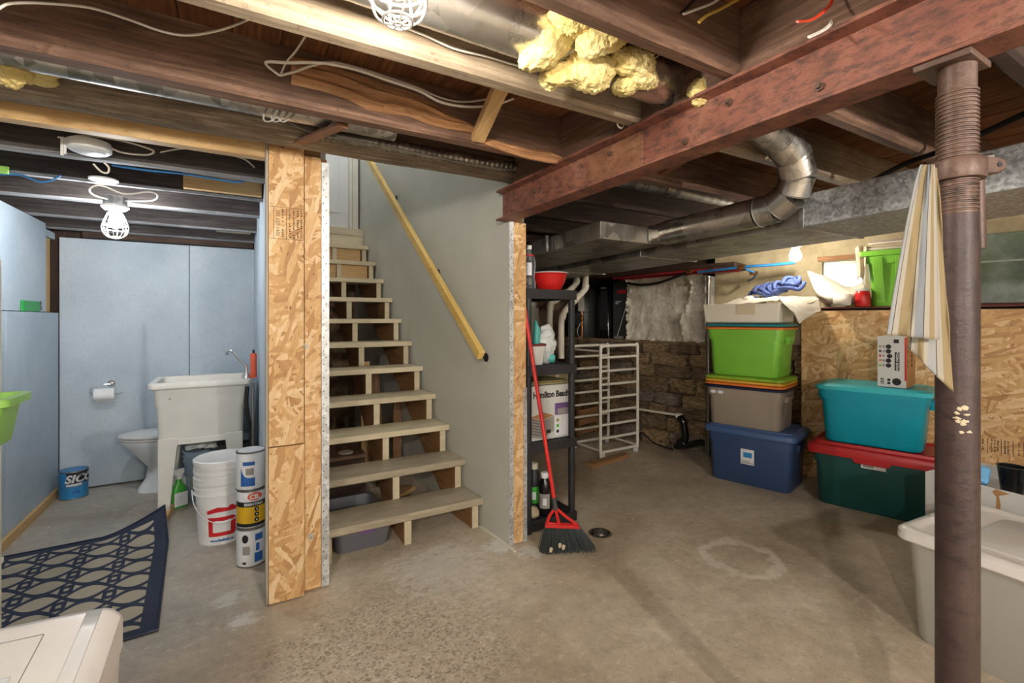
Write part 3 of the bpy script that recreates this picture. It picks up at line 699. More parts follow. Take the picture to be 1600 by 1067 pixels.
# ================================================================== LAMPS
def caged_lamp(name, label, loc, bulb, scale=1.0, box=False, group=None):
    t = thing(name, label, 'lamp', loc, 0, group); k = scale           # origin at the ceiling, lamp hangs down
    if box: MB().lathe([(.0, 0), (.055 * k, 0), (.055 * k, -.045 * k), (.0, -.045 * k)][1:3], 8).build('junction_box', 'galv_spangle', t, smooth=20)
    z0 = -.045 * k if box else 0
    MB().lathe([(.062 * k, z0), (.064 * k, z0 - .012 * k), (.045 * k, z0 - .03 * k), (.03 * k, z0 - .034 * k), (.028 * k, z0 - .055 * k)], 28).build('socket', 'white_plastic', t)
    sk_ = t.children[-1] if t.children[-1].name.startswith('socket') else [c for c in t.children if c.name.startswith('socket')][0]
    zb = z0 - .055 * k
    MB().lathe([(.014 * k, zb), (.016 * k, zb - .010 * k), (.026 * k, zb - .030 * k), (.030 * k, zb - .048 * k), (.025 * k, zb - .064 * k), (.012 * k, zb - .074 * k), (.001, zb - .077 * k)], 12).build('bulb', bulb, sk_)
    prof = [(.034, 0), (.046, .03), (.058, .065), (.060, .09), (.050, .118), (.030, .135), (.008, .142)]
    cg = MB()
    for j in range(8):
        a = 2 * PI * j / 8
        cg.tube(spline([(r * k * math.cos(a), r * k * math.sin(a), zb + .01 * k - z * k) for r, z in prof], 3), .0026 * k, 6)
    for r, z in (prof[0], prof[2], prof[3], prof[5], prof[6]):
        cg.tube([(r * k * math.cos(2 * PI * i / 24), r * k * math.sin(2 * PI * i / 24), zb + .01 * k - z * k) for i in range(24)], .003 * k, 6, True)
    cg.build('cage', 'white_plastic', sk_)
    return t
LM = at(615, 8, z=2.0)
caged_lamp('cage_lamp', 'bright caged bulb lamp on the pale joist at the top edge', (LM.x, LM.y - .03, 2.13), 'bulb_main', 1.0)
LB = at(180, 345, y=3.62)
caged_lamp('cage_lamp', 'lit caged bulb hanging from the washroom joists above the blue wall', (LB.x, 3.62, 2.05), 'bulb_bath', 1.05, True)
LR = RW(.56, -.25, 1.93)
caged_lamp('cage_lamp', 'small lit caged bulb under the duct beside the basement window', LR, 'bulb_right', .75)
for i, (x, y) in enumerate(((-.9, -1.0), (2.25, -1.25), (.8, -1.9))):  # three unseen lamps added to brighten the main room
    caged_lamp('cage_lamp', 'added fill lamp in a cage, unseen behind the camera ' + ('near the west side', 'near the duct', 'by the rear wall')[i], (x, y, 2.08), 'fill_rear', 1.1, True)
caged_lamp('cage_lamp', 'added fill lamp in a cage, unseen on the ceiling above the stairs', (.85, 4.3, 4.6), 'fill_stairs', 1.1, True)  # unseen lamp added to brighten the stairwell

# ================================================================== STAIRS
NR, RIS, RUN, Y0 = 11, .19, .235, 2.69
stc = thing('staircase', 'open-riser wooden staircase with cream painted treads rising between the walls', 'staircase', (.85, 2.7, 0))
def L(x, y, z): return Vector((x - .85, y - 2.7, z))
for n in range(1, NR + 1):
    yf = Y0 + RUN * (n - 1); zt = RIS * n; th = .038; mb = MB(); nose = n <= 2
    prof = [(yf, zt - th), (yf, zt), (yf + .27, zt), (yf + .27, zt - th)] if not nose else [(yf + .008, zt - .045), (yf - .004, zt - .036), (yf - .006, zt - .012), (yf + .006, zt), (yf + .27, zt), (yf + .27, zt - .038), (yf + .03, zt - .045)]
    mb.prism(prof, lambda y, z: L(.405, y, z), lambda y, z: L(wx(y) - .004, y, z))
    mb.build('tread', 'nosing_tread' if nose else 'cream_tread', stc, smooth=30, bevel=0 if nose else .003, grain=0)
def stringer(fx, th):
    mb = MB(); p = []
    for n in range(1, NR + 1):
        yf = Y0 + RUN * (n - 1) + .028; zt = RIS * n - (.038 if n > 2 else .045) - .001
        p += [(yf, RIS * (n - 1) if n > 1 else 0), (yf, zt)]
    p.append((5.25, RIS * NR - .04)); p.append((5.25, RIS * NR - .38)); p.append((3.05, 0))
    mb.mat(0).prism(p, lambda y, z: L(fx(y) - th / 2, y, z), lambda y, z: L(fx(y) + th / 2, y, z))
    # painted front faces of each step
    mb.mat(1)
    for n in range(1, NR + 1):
        yf = Y0 + RUN * (n - 1) + .0275; zt = RIS * n - (.038 if n > 2 else .045) - .002; x = fx(yf)
        a = L(x - th / 2, yf - .003, RIS * (n - 1) + .001); b = L(x + th / 2, yf, zt)
        mb.box(a.x, b.x, a.y, b.y, a.z, b.z)
    mb.build('stringer', ['stringer_wood', 'cream_tread'], stc, smooth=0, grain=1)
stringer(lambda y: .44, .04); stringer(lambda y: .885, .042); stringer(lambda y: wx(y) - .045, .042)
for n in (10, 11):
    yf = Y0 + RUN * (n - 1) + .07; a, b = L(.465, yf, RIS * (n - 1)), L(wx(yf) - .07, yf + .015, RIS * n - .04)
    MB().box(a.x, b.x, a.y, b.y, a.z, b.z).build('riser_board', 'fresh_wood', stc)
a, b = L(.405, 5.235, RIS * 11 + .001), L(wx(5.2) - .006, 5.25, 2.215)
MB().box(a.x, b.x, a.y, b.y, a.z, b.z).build('top_riser', 'cream_tread', stc)
# handrail
hr = thing('handrail', 'pale yellow timber handrail fixed to the grey drywall beside the stairs', 'handrail', (1.25, 2.5, 0))
pA, pB = at(752, 556, x=1.305), at(577, 250, x=1.145)
p0 = Vector((-.0 + pA.x - 1.25, pA.y - 2.5, pA.z)); p1 = Vector((pB.x - 1.25, pB.y - 2.5, pB.z))
MB().beam(p0, p1, .04, .062).build('rail', 'rail_wood', hr, bevel=.006)
for f in (.03, .36, .78):
    q = p0 + (p1 - p0) * f; wxx = wx(q.y + 2.5) - 1.25
    MB().tube(spline([(q.x, q.y, q.z - .03), (q.x + .02, q.y, q.z - .065), (wxx - .002, q.y, q.z - .07)], 4), .007, 8).cyl((wxx - .006, q.y, q.z - .07), (wxx, q.y, q.z - .07), .028, n=16).build('bracket', 'cable_black', hr)
# things stowed under the stairs
def bin_body(mb, hx, hy, h, t0=.86, r=.05, band=.78, z0=0):
    R = lambda k, z, g=0: rrect(hx * k + g, hy * k + g, r, z0 + z)
    return mb.loft([R(t0 - .03, 0), R(t0, .012), R(t0 + (1 - t0) * band * .55, h * band), R(t0 + (1 - t0) * band * .55, h * band, .009), R(.985, h * .985, .004), R(1, h)])
sb = thing('storage_bin', 'low grey plastic bin tucked under the lowest stair tread', 'storage bin', (.645, 3.03, 0))
mb = MB(); R = lambda k, z: rrect(.165 * k, .27 * k, .04, z)
mb.loft([R(.88, 0), R(.9, .01), R(.98, .125), R(1.06, .127), R(1.07, .14), R(.97, .14), R(.88, .02)], True, True).build('body', 'stair_bin', sb, smooth=50)
text('sticker', 'Hello', .03, 'label_purple', sb, frame((.05, -.262, .105), (1, 0, 0), (0, -.09, 1))) if False else MB().box(-.03, .06, -.2655, -.262, .098, .118).build('sticker', 'label_purple', sb)
for i, (x, y, h, ax) in enumerate(((.98, 4.15, .95, .02), (1.12, 4.2, .9, -.03), (1.02, 3.75, .40, .0), (1.2, 4.0, .62, .05))):
    tag(MB().beam((x, y, 0), (x + ax, y + .12, h), .075, .035, (0, 1, 0)).build('timber_offcut', ('fresh_wood', 'stringer_wood')[i % 2]), ('tall pale timber offcut standing upright behind the stair treads', 'second timber offcut standing under the stairs nearest the drywall side', 'short timber offcut standing low behind the second tread', 'leaning timber offcut against the right stringer under the stairs')[i], 'timber', 'timber offcuts under the stairs')
tag(MB().beam((1.02, 3.42, .03), (1.18, 3.55, .03), .09, .035).build('wood_block', 'fresh_wood', bevel=.003), 'flat wood block lying on the floor under the third tread', 'wood block')
ch = thing('storage_chest', 'dark brown chest under the stairs with a lid lying on top', 'chest', (.66, 3.78, 0))
MB().box(-.19, .16, -.3, .3, 0, .33).build('body', 'joist_dark', ch, bevel=.006); MB().box(-.195, .165, -.305, .305, .331, .36).build('lid', 'joist_brown', ch, bevel=.004)
tag(MB().lathe([(.0001, .362), (.05, .362), (.052, .366), (.05, .370), (.0001, .372)], 28, (.70, 3.56, 0)).build('jar_lid', 'cream_lid'), 'round cream lid lying on the dark chest under the stairs', 'lid')

# ================================================================== STEEL BEAM AND POST
bm_ = thing('steel_beam', 'rusty red-oxide steel I-beam crossing under the joists', 'beam', (1.37, 2.4, 1.9))
prof = [(-.052, 0), (.052, 0), (.052, .011), (.006, .017), (.006, .158), (.052, .164), (.052, .175), (-.052, .175), (-.052, .164), (-.006, .158), (-.006, .017), (-.052, .011)]
MB().prism(prof, lambda x, z: Vector((x, .03, z)), lambda x, z: Vector((x, -5.0, z))).build('i_section', 'red_oxide', bm_, smooth=0, bevel=.002)
MB().box(-.012, -.0065, -1.08, -.76, .019, .156).build('splice_plate', 'raw_rust', bm_, bevel=.002)
for (y, z) in ((-.32, .10), (-1.28, .05), (-.9, .12), (-1.72, .055), (-1.45, .12)):
    MB().cyl((-.0065, y, z), (-.014, y, z), .013, n=6).cyl((-.012, y, z), (-.024, y, z), .007, n=10).build('bolt', 'post_screw', bm_)
pc = at(1496, 300, x=1.383)
PX, PY = 1.383, .405
ps = thing('support_post', 'rust-brown adjustable steel jack post holding up the beam', 'post', (PX, PY, 0))
MB().lathe([(.0375, .012), (.0375, 1.50), (.036, 1.56)], 40).build('pipe', 'post_paint', ps)
MB().box(-.1, .1, -.1, .1, 0, .012).build('base_plate', 'post_paint', ps, bevel=.002)
prof = [(.0335, 1.555)]; z = 1.56
while z < 1.83: prof += [(.0365, z), (.0365, z + .0035), (.0335, z + .0055), (.0335, z + .008)]; z += .0088
prof += [(.033, z), (.033, 1.885)]
MB().lathe(prof, 36).build('screw_thread', 'post_screw', ps, smooth=25)
MB().box(-.058, .06, -.04, .06, 1.885, 1.8995).build('top_plate', 'post_screw', ps, bevel=.002)
MB().lathe([(.030, 1.635), (.047, 1.635), (.049, 1.640), (.049, 1.672), (.047, 1.678), (.030, 1.678)], 36).build('collar', 'post_screw', ps)
# ear of the collar points to the right in view, T-bar handle hangs in it
ed = Vector((CY, -SY, 0)); en = Vector((SY, CY, 0))
def E3(a, b, z): return ed * a + en * b + Vector((0, 0, z))
ear = [(.03, -.019), (.08, -.018), (.094, -.012), (.1, 0), (.094, .012), (.08, .018), (.03, .019)]
MB().prism(ear, lambda a, z: E3(a, -.012, 1.668 + z), lambda a, z: E3(a, .012, 1.668 + z)).build('collar_ear', 'post_screw', ps, bevel=.003)
MB().cyl(E3(.082, -.0135, 1.668), E3(.082, -.0122, 1.668), .0055, n=14).build('ear_hole', 'label_black', ps)
MB().cyl(E3(.072, .028, 1.665), E3(.078, .030, 1.49), .0125, .013, 16).build('handle_bar', 'post_screw', ps)
MB().cyl(E3(.05, .03, 1.690), E3(.105, .03, 1.700), .008, n=12).build('pin', 'steel', ps)
# paint marks and chalk scratches
rnd = random.Random(3); q = MB()
for i in range(13):
    a = -PI / 2 - YAW + rnd.uniform(-.95, -.2); zz = 1.125 + rnd.uniform(-.018, .018) - (.035 if i > 9 else 0); l = 0
    q.lump((.0374 * math.cos(a), .0374 * math.sin(a), zz), (.0055 * rnd.uniform(.5, 1.2), .0014, .0035 * rnd.uniform(.5, 1.3)), .6, 260, i, 3, a + PI / 2)
q.build('paint_splash', 'rag_cream', ps, smooth=60)

# towel hung from the post collar: a front flap and a longer back fall
tw = thing('towel', 'cream striped cotton towel hanging from the jack post collar', 'towel', at(1440, 610, d=.99))
to = tw.location
def sheet(xl0, xr0, xl1, xr1, y0, y1l, y1r, d0, d1, amp, nf, seed, w):
    def fn(u, v):
        px = (xl0 + (xl1 - xl0) * v ** .8) * (1 - u) + (xr0 + (xr1 - xr0) * v ** 1.0) * u
        py = y0 + ((y1l * (1 - u) + y1r * u) - y0) * v
        d = d0 + (d1 - d0) * v + amp * (.15 + .85 * v) * math.sin(u * nf + seed + 1.4 * mnoise.noise(Vector((u * 2, v * 3, seed)))) + .006 * mnoise.noise(Vector((u * 5, v * 6, seed)))
        return at(px, py, d=d) - to
    mb = MB().grid(fn, 44, 46)
    me = mb.mesh('t', 'towel_stripes', 80)
    uv = me.uv_layers[0].data
    for p in me.polygons:
        for li in p.loop_indices:
            vi = me.loops[li].vertex_index; u = (vi % 45) / 44; v = (vi // 45) / 46
            uv[li].uv = (u * w + seed * .07 + (1 - v) * .0, v * .4)
    o = bpy.data.objects.new('towel_flap', me); COL.objects.link(o); o.parent = tw
    m = o.modifiers.new('s', 'SOLIDIFY'); m.thickness = .0025
    return o
sheet(1440, 1461, 1387, 1468, 257, 522, 531, .965, .955, .009, 6.0, .4, .19)
sheet(1450, 1464, 1420, 1490, 262, 545, 612, .985, .985, .012, 6.0, 2.2, .14)

# ================================================================== DUCTS AND PIPES
def dx(y): return 2.13 + .093 * y                  # near side of the trunk line
td = thing('air_duct', 'long rectangular galvanized duct trunk under the joists along the right side', 'duct', (2.3, 1.5, 1.75))
def tb(nm, x0, x1, y0, y1, z0, z1, mat, bev=.003):
    vs = [(dx(y) + x - 2.3, y - 1.5, z - 1.75) for z in (z0, z1) for y in (y0, y1) for x in (x0, x1)]
    return MB().add(vs, [(0, 2, 3, 1), (4, 5, 7, 6), (0, 1, 5, 4), (2, 6, 7, 3), (0, 4, 6, 2), (1, 3, 7, 5)]).build(nm, mat, td, smooth=0, bevel=bev, grain=1)
for (a, b) in ((-1.2, .1), (.105, 1.195), (1.2, 2.30), (2.305, 3.4), (3.405, 4.6)): tb('duct_section', 0, .56, a, b, 1.75, 1.895, 'galv_spangle' if a < 1.1 else 'galv_trunk')
for y in (.10, 1.198, 2.302, 3.402): tb('drive_cleat', -.006, .566, y - .012, y + .012, 1.744, 1.90, 'galvanized', .002)
pl = thing('duct_plenum', 'wide galvanized plenum box beside the trunk above the shelf', 'duct', (2.0, 2.1, 1.78))
for (a, b) in ((2.06, 2.60), (2.604, 4.3)):
    vs = [((dx(y) - .02 if x else 1.60 + .093 * y) - 2.0, y - 2.1, z - 1.78) for z in (1.785, 1.885) for y in (a, b) for x in (0, 1)]
    MB().add(vs, [(0, 2, 3, 1), (4, 5, 7, 6), (0, 1, 5, 4), (2, 6, 7, 3), (0, 4, 6, 2), (1, 3, 7, 5)]).build('plenum_section', 'galv_trunk', pl, smooth=0, bevel=.003)
MB().box(-.208, -.19, .50, .512, .0, .105).build('seam', 'galvanized', pl)
# take-off and round branch duct: along the trunk, elbow, up into the joist bay
rd = thing('round_duct', 'shiny round metal branch duct with a segmented elbow rising into the joists', 'duct', (2.2, 1.2, 1.84))
def RDp(x, y, z): return Vector((x - 2.2, y - 1.2, z - 1.84))
r_ = .072
y_end = 1.36
p_s, p_e = RDp(dx(2.2) - .085, 2.02, 1.842), RDp(dx(y_end) - .075, y_end, 1.842)
mb = MB()
sqr = [RDp(dx(2.05) - .085 + a, 2.055, 1.842 + b) for a, b in [(.07 * math.copysign(min(1, abs(math.cos(t_)) * 1.35), math.cos(t_)), .052 * math.copysign(min(1, abs(math.sin(t_)) * 1.35), math.sin(t_))) for t_ in [2 * PI * k / 24 for k in range(24)]]]
cir = [RDp(dx(1.98) - .085, 1.96, 1.842) + Vector((r_ * math.cos(2 * PI * k / 24), 0, r_ * math.sin(2 * PI * k / 24))) for k in range(24)]
MB().loft([sqr, cir]).build('take_off', 'duct_bright', rd, smooth=30)
MB().cyl(RDp(dx(1.97) - .085, 1.965, 1.842), p_e, r_, r_, 28).build('straight_run', 'duct_bright', rd)
# elbow: gored segments turning from -Y to up/-X
c0 = p_e + Vector((0, 0, 0)); e_pts = [c0, c0 + Vector((.004, -.075, .008)), c0 + Vector((.0, -.15, .05)), c0 + Vector((-.012, -.185, .125)), c0 + Vector((-.055, -.19, .20)), c0 + Vector((-.16, -.185, .265)), c0 + Vector((-.34, -.18, .315))]
for i in range(len(e_pts) - 1):
    n_ = e_pts[i + 1] - e_pts[i]
    MB().cyl(e_pts[i], e_pts[i + 1] + n_.normalized() * .003, r_ + .0015 * (i % 2), r_ + .0015 * (i % 2), 28).build('elbow_gore', 'duct_bright', rd)
    MB().tube([e_pts[i] + q for q in [n_.normalized().orthogonal().normalized() * r_ * math.cos(2 * PI * k / 28) + n_.normalized().cross(n_.normalized().orthogonal().normalized()) * r_ * math.sin(2 * PI * k / 28) for k in range(28)]], .0035, 6, True).build('bead_ring', 'galvanized', rd)
MB().cyl(e_pts[-1], e_pts[-1] + Vector((-2.9, -.03, .02)), .073, .073, 28).build('joist_bay_run', 'duct_bright', rd)
for (y, z, r0, xa, xb, lb) in ((2.09, 2.175, .05, -2.6, .62, 'long galvanized pipe between the log joist and the big brown joist'), (2.10, 2.16, .045, 1.5, 3.0, 'short galvanized pipe between the joists beyond the steel beam')):
    gp = thing('metal_pipe', lb, 'pipe', ((xa + xb) / 2, y, z)); h_ = (xb - xa) / 2
    MB().cyl((-h_, 0, 0), (h_, 0, 0), r0, n=24).build('pipe_run', 'galvanized', gp); MB().cyl((.1, 0, 0), (.16, 0, 0), r0 + .003, n=24).cyl((-.62, 0, 0), (-.57, 0, 0), r0 + .003, n=24).build('coupling', 'duct_bright', gp)
# ridged flexible duct on the log
mb = MB(); prof = []
tp = [at(490, 206, y=2.25), at(600, 226, y=2.25), at(700, 244, y=2.25), at(790, 260, y=2.25), at(860, 274, y=2.25)]
pp = spline(tp, 34); n_ = len(pp)
tag(MB().tube(pp, lambda f: .028 + .0045 * math.sin(f * n_ * 2.1), 14).build('flexible_duct', 'galv_trunk', smooth=70), 'ribbed flexible conduit lying along the log joist over the stairs', 'conduit')

# ================================================================== CABLES
def cable(label, pts, r=.005, mat='cable_white', flat=.55, k=8):
    o = MB().tube(spline(pts, k), r, 8, flat=flat).build('cable', mat); return tag(o, label, 'cable')
A = lambda y, *P: [at(px, py, y=y) for px, py in P]
cable('white cable sagging across the front of the brown joist at the top left', A(1.62, (-165, -130), (-140, -50), (-85, 30), (-30, 34), (0, 12), (20, 5), (70, 5), (140, 12), (200, 30), (250, 48), (290, 55), (330, 50), (370, 38), (420, 14), (450, -4)), .0062)
cable('short white cable dropping from the pale joist to the brown joist', [at(490, 28, y=1.42), at(478, 55, y=1.58), at(462, 80, y=1.72), at(447, 98, y=1.775), at(438, 118, y=1.775)], .006)
cable('white cable pair strand clipped along the torn brown joist, upper one', A(1.772, (437, 118), (460, 112), (490, 102), (520, 97), (560, 106), (610, 122), (655, 138), (690, 153), (725, 159), (770, 153), (830, 140), (890, 128)), .006)
cable('white cable pair strand clipped along the torn brown joist, lower one', A(1.765, (437, 118), (415, 98), (450, 98), (495, 98), (520, 101), (560, 110), (610, 127), (655, 142), (690, 160), (735, 167), (780, 162), (830, 144), (890, 132)), .006)
cable('white cable running from the top lamp along the pale joist to the insulation', A(1.29, (636, 44), (665, 56), (710, 76), (760, 88), (800, 100), (838, 107), (880, 97), (930, 78), (985, 48), (1010, 40)), .006)
for i, (dx_, dy_) in enumerate(((0, 0), (12, 6), (24, 4), (38, 10))):
    cable(('first', 'second', 'third', 'fourth')[i] + ' white cable of the bundle crossing the yellow insulation, counted from the left', [at(872 + dx_ * 2.2, 84 + dy_ * 1.2, y=1.22), at(905 + dx_ * 2, 72 + dy_, y=1.17), at(940 + dx_, 48 + dy_, y=1.10), at(966 + dx_ * 1.2, 26 + dy_, y=1.02)], .0045)
cable('white cable at the right edge of the insulation beside the duct', [at(980, 120, y=1.18), at(1005, 105, y=1.14), at(1030, 85, y=1.05), at(1046, 72, y=.98)], .0045)
cable('yellow cable next to the duct at the right of the insulation', [at(990, 108, y=1.17), at(1012, 94, y=1.12), at(1030, 78, y=1.04), at(1040, 70, y=.98)], .0045, 'cable_yellow')
cable('white cable over the dark joist at the top centre right', A(.86, (1068, 22), (1090, 14), (1115, 4), (1130, -8)), .0045)
cable('black cable over the dark joist at the top centre right', A(.87, (1064, 20), (1075, 10), (1090, -6)), .0045, 'cable_black')
cable('yellow cable over the dark joist at the top centre right', A(.85, (1092, 35), (1105, 24), (1130, 12), (1160, -5)), .005, 'cable_yellow')
cable('orange cable above the steel beam at the top right', A(.62, (1246, 34), (1270, 30), (1295, 10), (1302, -6)), .0045, 'cable_red')
cable('white cable dropping behind the steel beam at the top right', A(.64, (1264, 58), (1290, 45), (1302, 30), (1310, 8), (1318, -8)), .005)
cable('yellow cable dropping behind the steel beam at the top right', A(.645, (1303, 48), (1312, 30), (1322, 14), (1332, -8)), .0045, 'cable_yellow')
for i, q in enumerate((0, 13, 24)):
    cable(('left', 'middle', 'right')[i] + ' grey cable loop hanging under the brown joist above the chipboard post', A(1.96, (424 + q * 1.3, 158), (414 + q, 175), (412 + q, 186), (420 + q, 190), (434 + q, 180), (438 + q * 1.1, 164)), .0042, 'cable_grey')
cable('thin grey cable strung under the log above the stairs', A(2.22, (440, 184), (480, 205), (540, 218), (620, 232), (700, 250), (770, 262), (830, 268)), .003, 'cable_grey', 1)
cable('thin grey cable beneath the pale joist beyond the insulation', A(1.40, (990, 142), (1020, 155), (1048, 172)), .003, 'cable_white', 1)
cable('small white cable hook under the pale joist', A(1.38, (966, 182), (965, 195), (971, 200), (976, 192), (974, 184)), .003, 'cable_white', 1)
cable('black cable strung under the boards to the right of the post', [at(1600, 178, x=2.6), at(1540, 206, x=2.65), at(1480, 232, x=2.65), at(1410, 258, x=2.7), at(1350, 290, x=2.7)], .012, 'cable_black', 1)
# washroom wiring
cable('white cable coil slung beneath the washroom joist behind the round box', A(2.80, (95, 218), (130, 212), (190, 220), (232, 232), (240, 238), (226, 242), (190, 238), (165, 228), (120, 220), (90, 214)), .004, 'cable_white', 1)
cable('white cable running along the washroom joist to the chipboard post', A(2.86, (250, 238), (290, 232), (340, 238), (380, 248), (398, 262)), .004, 'cable_white', 1)
cable('blue water tube along the left washroom joist', A(3.32, (-10, 272), (30, 273), (50, 280), (62, 284), (80, 282), (95, 274)), .005, 'pex_blue', 1)
cable('blue water tube along the joist towards the chipboard post', A(2.96, (175, 258), (230, 266), (290, 272), (340, 280), (375, 284), (402, 274)), .006, 'pex_blue', 1)
cable('white cable loop around the washroom caged bulb', [at(168, 311, y=3.55), at(146, 304, y=3.45), at(140, 296, y=3.34), at(150, 290, y=3.33), at(165, 292, y=3.33), at(195, 303, y=3.33), at(232, 300, y=3.33), at(246, 305, y=3.36), at(238, 313, y=3.45), at(196, 314, y=3.58)], .0045, 'cable_white', 1)
cable('looped white cable under the round ceiling box in the washroom', A(2.78, (146, 256), (158, 268), (168, 270), (170, 262), (163, 254)), .004, 'cable_white', 1)
# round ceiling boxes in the washroom
rb = thing('ceiling_box', 'round white plastic ceiling box mounted on a washroom joist', 'ceiling box', at(140, 228, y=2.80))
MB().lathe([(.066, -.028), (.078, -.02), (.080, .0), (.074, .018), (.06, .022)], 32).build('body', 'white_plastic', rb)
MB().lathe([(.0001, -.034), (.05, -.034), (.058, -.029)], 28).build('cover', 'label_white', rb)
MB().box(-.095, -.085, -.012, -.004, -.06, .02).box(-.082, -.074, -.02, -.012, -.055, .015).build('clip', 'white_plastic', rb)
rb = thing('ceiling_ring', 'flat white mounting ring on the washroom joist behind the caged bulb', 'mounting ring', at(162, 281, y=3.30))
MB().lathe([(.045, 0), (.062, -.004), (.064, .004), (.05, .008)], 28).build('ring', 'white_plastic', rb); MB().lathe([(.0001, .004), (.044, .002)], 20).build('hub', 'cable_grey', rb)

# ================================================================== INSULATION
def insul(label, parts, loc):
    t = thing('insulation', label, 'insulation', loc)
    for i, (px, py, d, rx, rz, rt, ry) in enumerate(parts):
        mb = MB().fluff(at(px, py, d=d) - Vector(loc), (rx * 1.22, ry * 1.2, rz * 1.22), i * 3 + len(label) % 7, rt - YAW, ti if (ti := (.9 if rz > .07 else 0)) else 0)
        mb.build('batt', 'insulation', t, smooth=80)
l0 = at(905, 100, d=1.44)
insul('large torn clump of yellow insulation stuffed beside the pale joist', [(868, 62, 1.38, .035, .085, .2, .035), (900, 28, 1.33, .055, .045, .4, .04), (900, 112, 1.44, .075, .045, .3, .04), (862, 124, 1.47, .03, .03, 0, .03), (935, 110, 1.45, .045, .05, .1, .03), (935, 60, 1.36, .05, .04, .1, .03)], l0)
l0 = at(985, 110, d=1.47)
insul('smaller yellow insulation tuft hanging beside the round duct', [(985, 92, 1.45, .05, .035, .2, .035), (1005, 120, 1.49, .05, .032, .6, .03), (975, 135, 1.5, .032, .025, 0, .03)], l0)
l0 = at(55, 105, d=1.60)
insul('yellow insulation tuft poking out above the log at the left', [(50, 110, 1.60, .045, .035, .3, .03), (12, 95, 1.52, .05, .05, .3, .03), (70, 125, 1.63, .03, .015, .3, .02)], l0)
l0 = at(1125, 130, d=1.55)
insul('strip of yellow insulation behind the top flange of the steel beam', [(1122, 130, 1.58, .03, .045, .2, .05), (1095, 145, 1.6, .03, .03, .3, .03)], l0)

# ================================================================== WASHROOM
# laundry tub
sk = thing('laundry_tub', 'cream plastic laundry tub on legs in the washroom', 'laundry tub', (-.19, 4.13, 0))
mb = MB(); R = lambda hx, hy, z, r=.04: rrect(hx, hy, r, z)
mb.loft([R(.21, .15, .50), R(.25, .20, .505), R(.258, .21, .72), R(.266, .214, .745), R(.272, .22, .85), R(.30, .235, .862), R(.302, .237, .89), R(.295, .23, .90), R(.26, .20, .898), R(.245, .19, .72), R(.20, .15, .535)], True, True)
mb.build('basin', 'tub_plastic', sk, smooth=45)
for (sx, sy) in ((-1, -1), (1, -1), (-1, 1), (1, 1)):
    x, y = sx * .235, sy * .185
    mb = MB(); a = sx
    mb.loft([[Vector((x - a * (-.012), y - .02, z_)), Vector((x - a * w_, y - .02, z_)), Vector((x - a * w_, y + .02, z_)), Vector((x + a * .012, y + .02, z_))] for z_, w_ in ((0, .05), (.25, .072), (.52, .10))]).build('leg', 'tub_plastic', sk, smooth=0, bevel=.003)
MB().box(-.20, .20, -.2035, -.19, .47, .51).build('apron', 'tub_plastic', sk, bevel=.004)
MB().cyl((-.18, -.2185, .79), (-.18, -.215, .79), .006, n=10).build('screw', 'steel', sk)
fa = MB().cyl((.27, -.19, .9), (.27, -.19, .935), .028, .022, 16).cyl((.27, -.19, .93), (.27, -.19, .98), .014, .012, 12)
sp_ = [at(386, 580, y=3.96), at(384, 572, y=3.96), at(374, 561, y=3.96), at(366, 552, y=3.96), at(361, 548, y=3.96), at(356, 549, y=3.97), at(354, 554, y=3.98)]
fa.tube(spline([p - sk.location for p in [at(388, 590, y=3.96)] + sp_], 6), .009, 12); fa.build('faucet', 'chrome', sk)
MB().tube(spline([(.275, -.20, .84), (.27, -.215, .72), (.283, -.22, .60), (.30, -.21, .50), (.30, -.2, .38)], 6), .014, 10).build('drain_hose', 'cable_black', sk)
MB().cyl((.31, -.23, .02), (.31, -.23, .87), .010, n=10).build('supply_pipe', 'steel', sk)
tu = thing('sealant_tube', 'orange-red sealant tube standing on the laundry tub rim', 'sealant tube', (.125, 3.92, .902))
MB().lathe([(.020, 0), (.021, .004), (.021, .17), (.018, .178)], 20).build('barrel', 'orange_tube', tu); MB().lathe([(.009, .178), (.008, .2), (.004, .205)], 14).build('cap', 'label_black', tu)
# toilet (faces left, tank behind the tub)
to_ = thing('toilet', 'white toilet behind the laundry tub', 'toilet', (-.45, 4.60, 0))
def egg(hx, hy, z, cx=0, n=36):
    P = []
    for i in range(n):
        a = 2 * PI * i / n; x = math.cos(a); y = math.sin(a)
        P.append(Vector((cx + hx * x * (1.0 if x > 0 else 1.12), hy * y * (1 - .12 * (x < 0) * abs(x)), z)))
    return P
MB().loft([egg(.17, .11, 0, .0), egg(.165, .105, .03, .0), egg(.14, .095, .10, .02), egg(.13, .10, .19, .02), egg(.17, .14, .27, 0), egg(.215, .172, .35, -.02), egg(.235, .182, .39, -.03), egg(.235, .182, .405, -.03)]).build('bowl', 'porcelain', to_, smooth=60)
MB().loft([egg(.238, .186, .408, -.03), egg(.244, .19, .414, -.03), egg(.244, .19, .424, -.03)]).build('seat', 'white_plastic', to_, smooth=50)
MB().loft([egg(.240, .188, .429, -.03), egg(.246, .192, .434, -.03), egg(.242, .188, .447, -.03), egg(.15, .11, .458, -.03)]).build('lid', 'white_plastic', to_, smooth=60)
MB().loft([rrect(.085, .19, .03, .38, cx=.31), rrect(.095, .21, .03, .74, cx=.31)]).build('tank', 'porcelain', to_, smooth=40)
MB().loft([rrect(.10, .218, .03, .742, cx=.31), rrect(.10, .218, .03, .77, cx=.31)]).build('tank_lid', 'porcelain', to_, smooth=40)
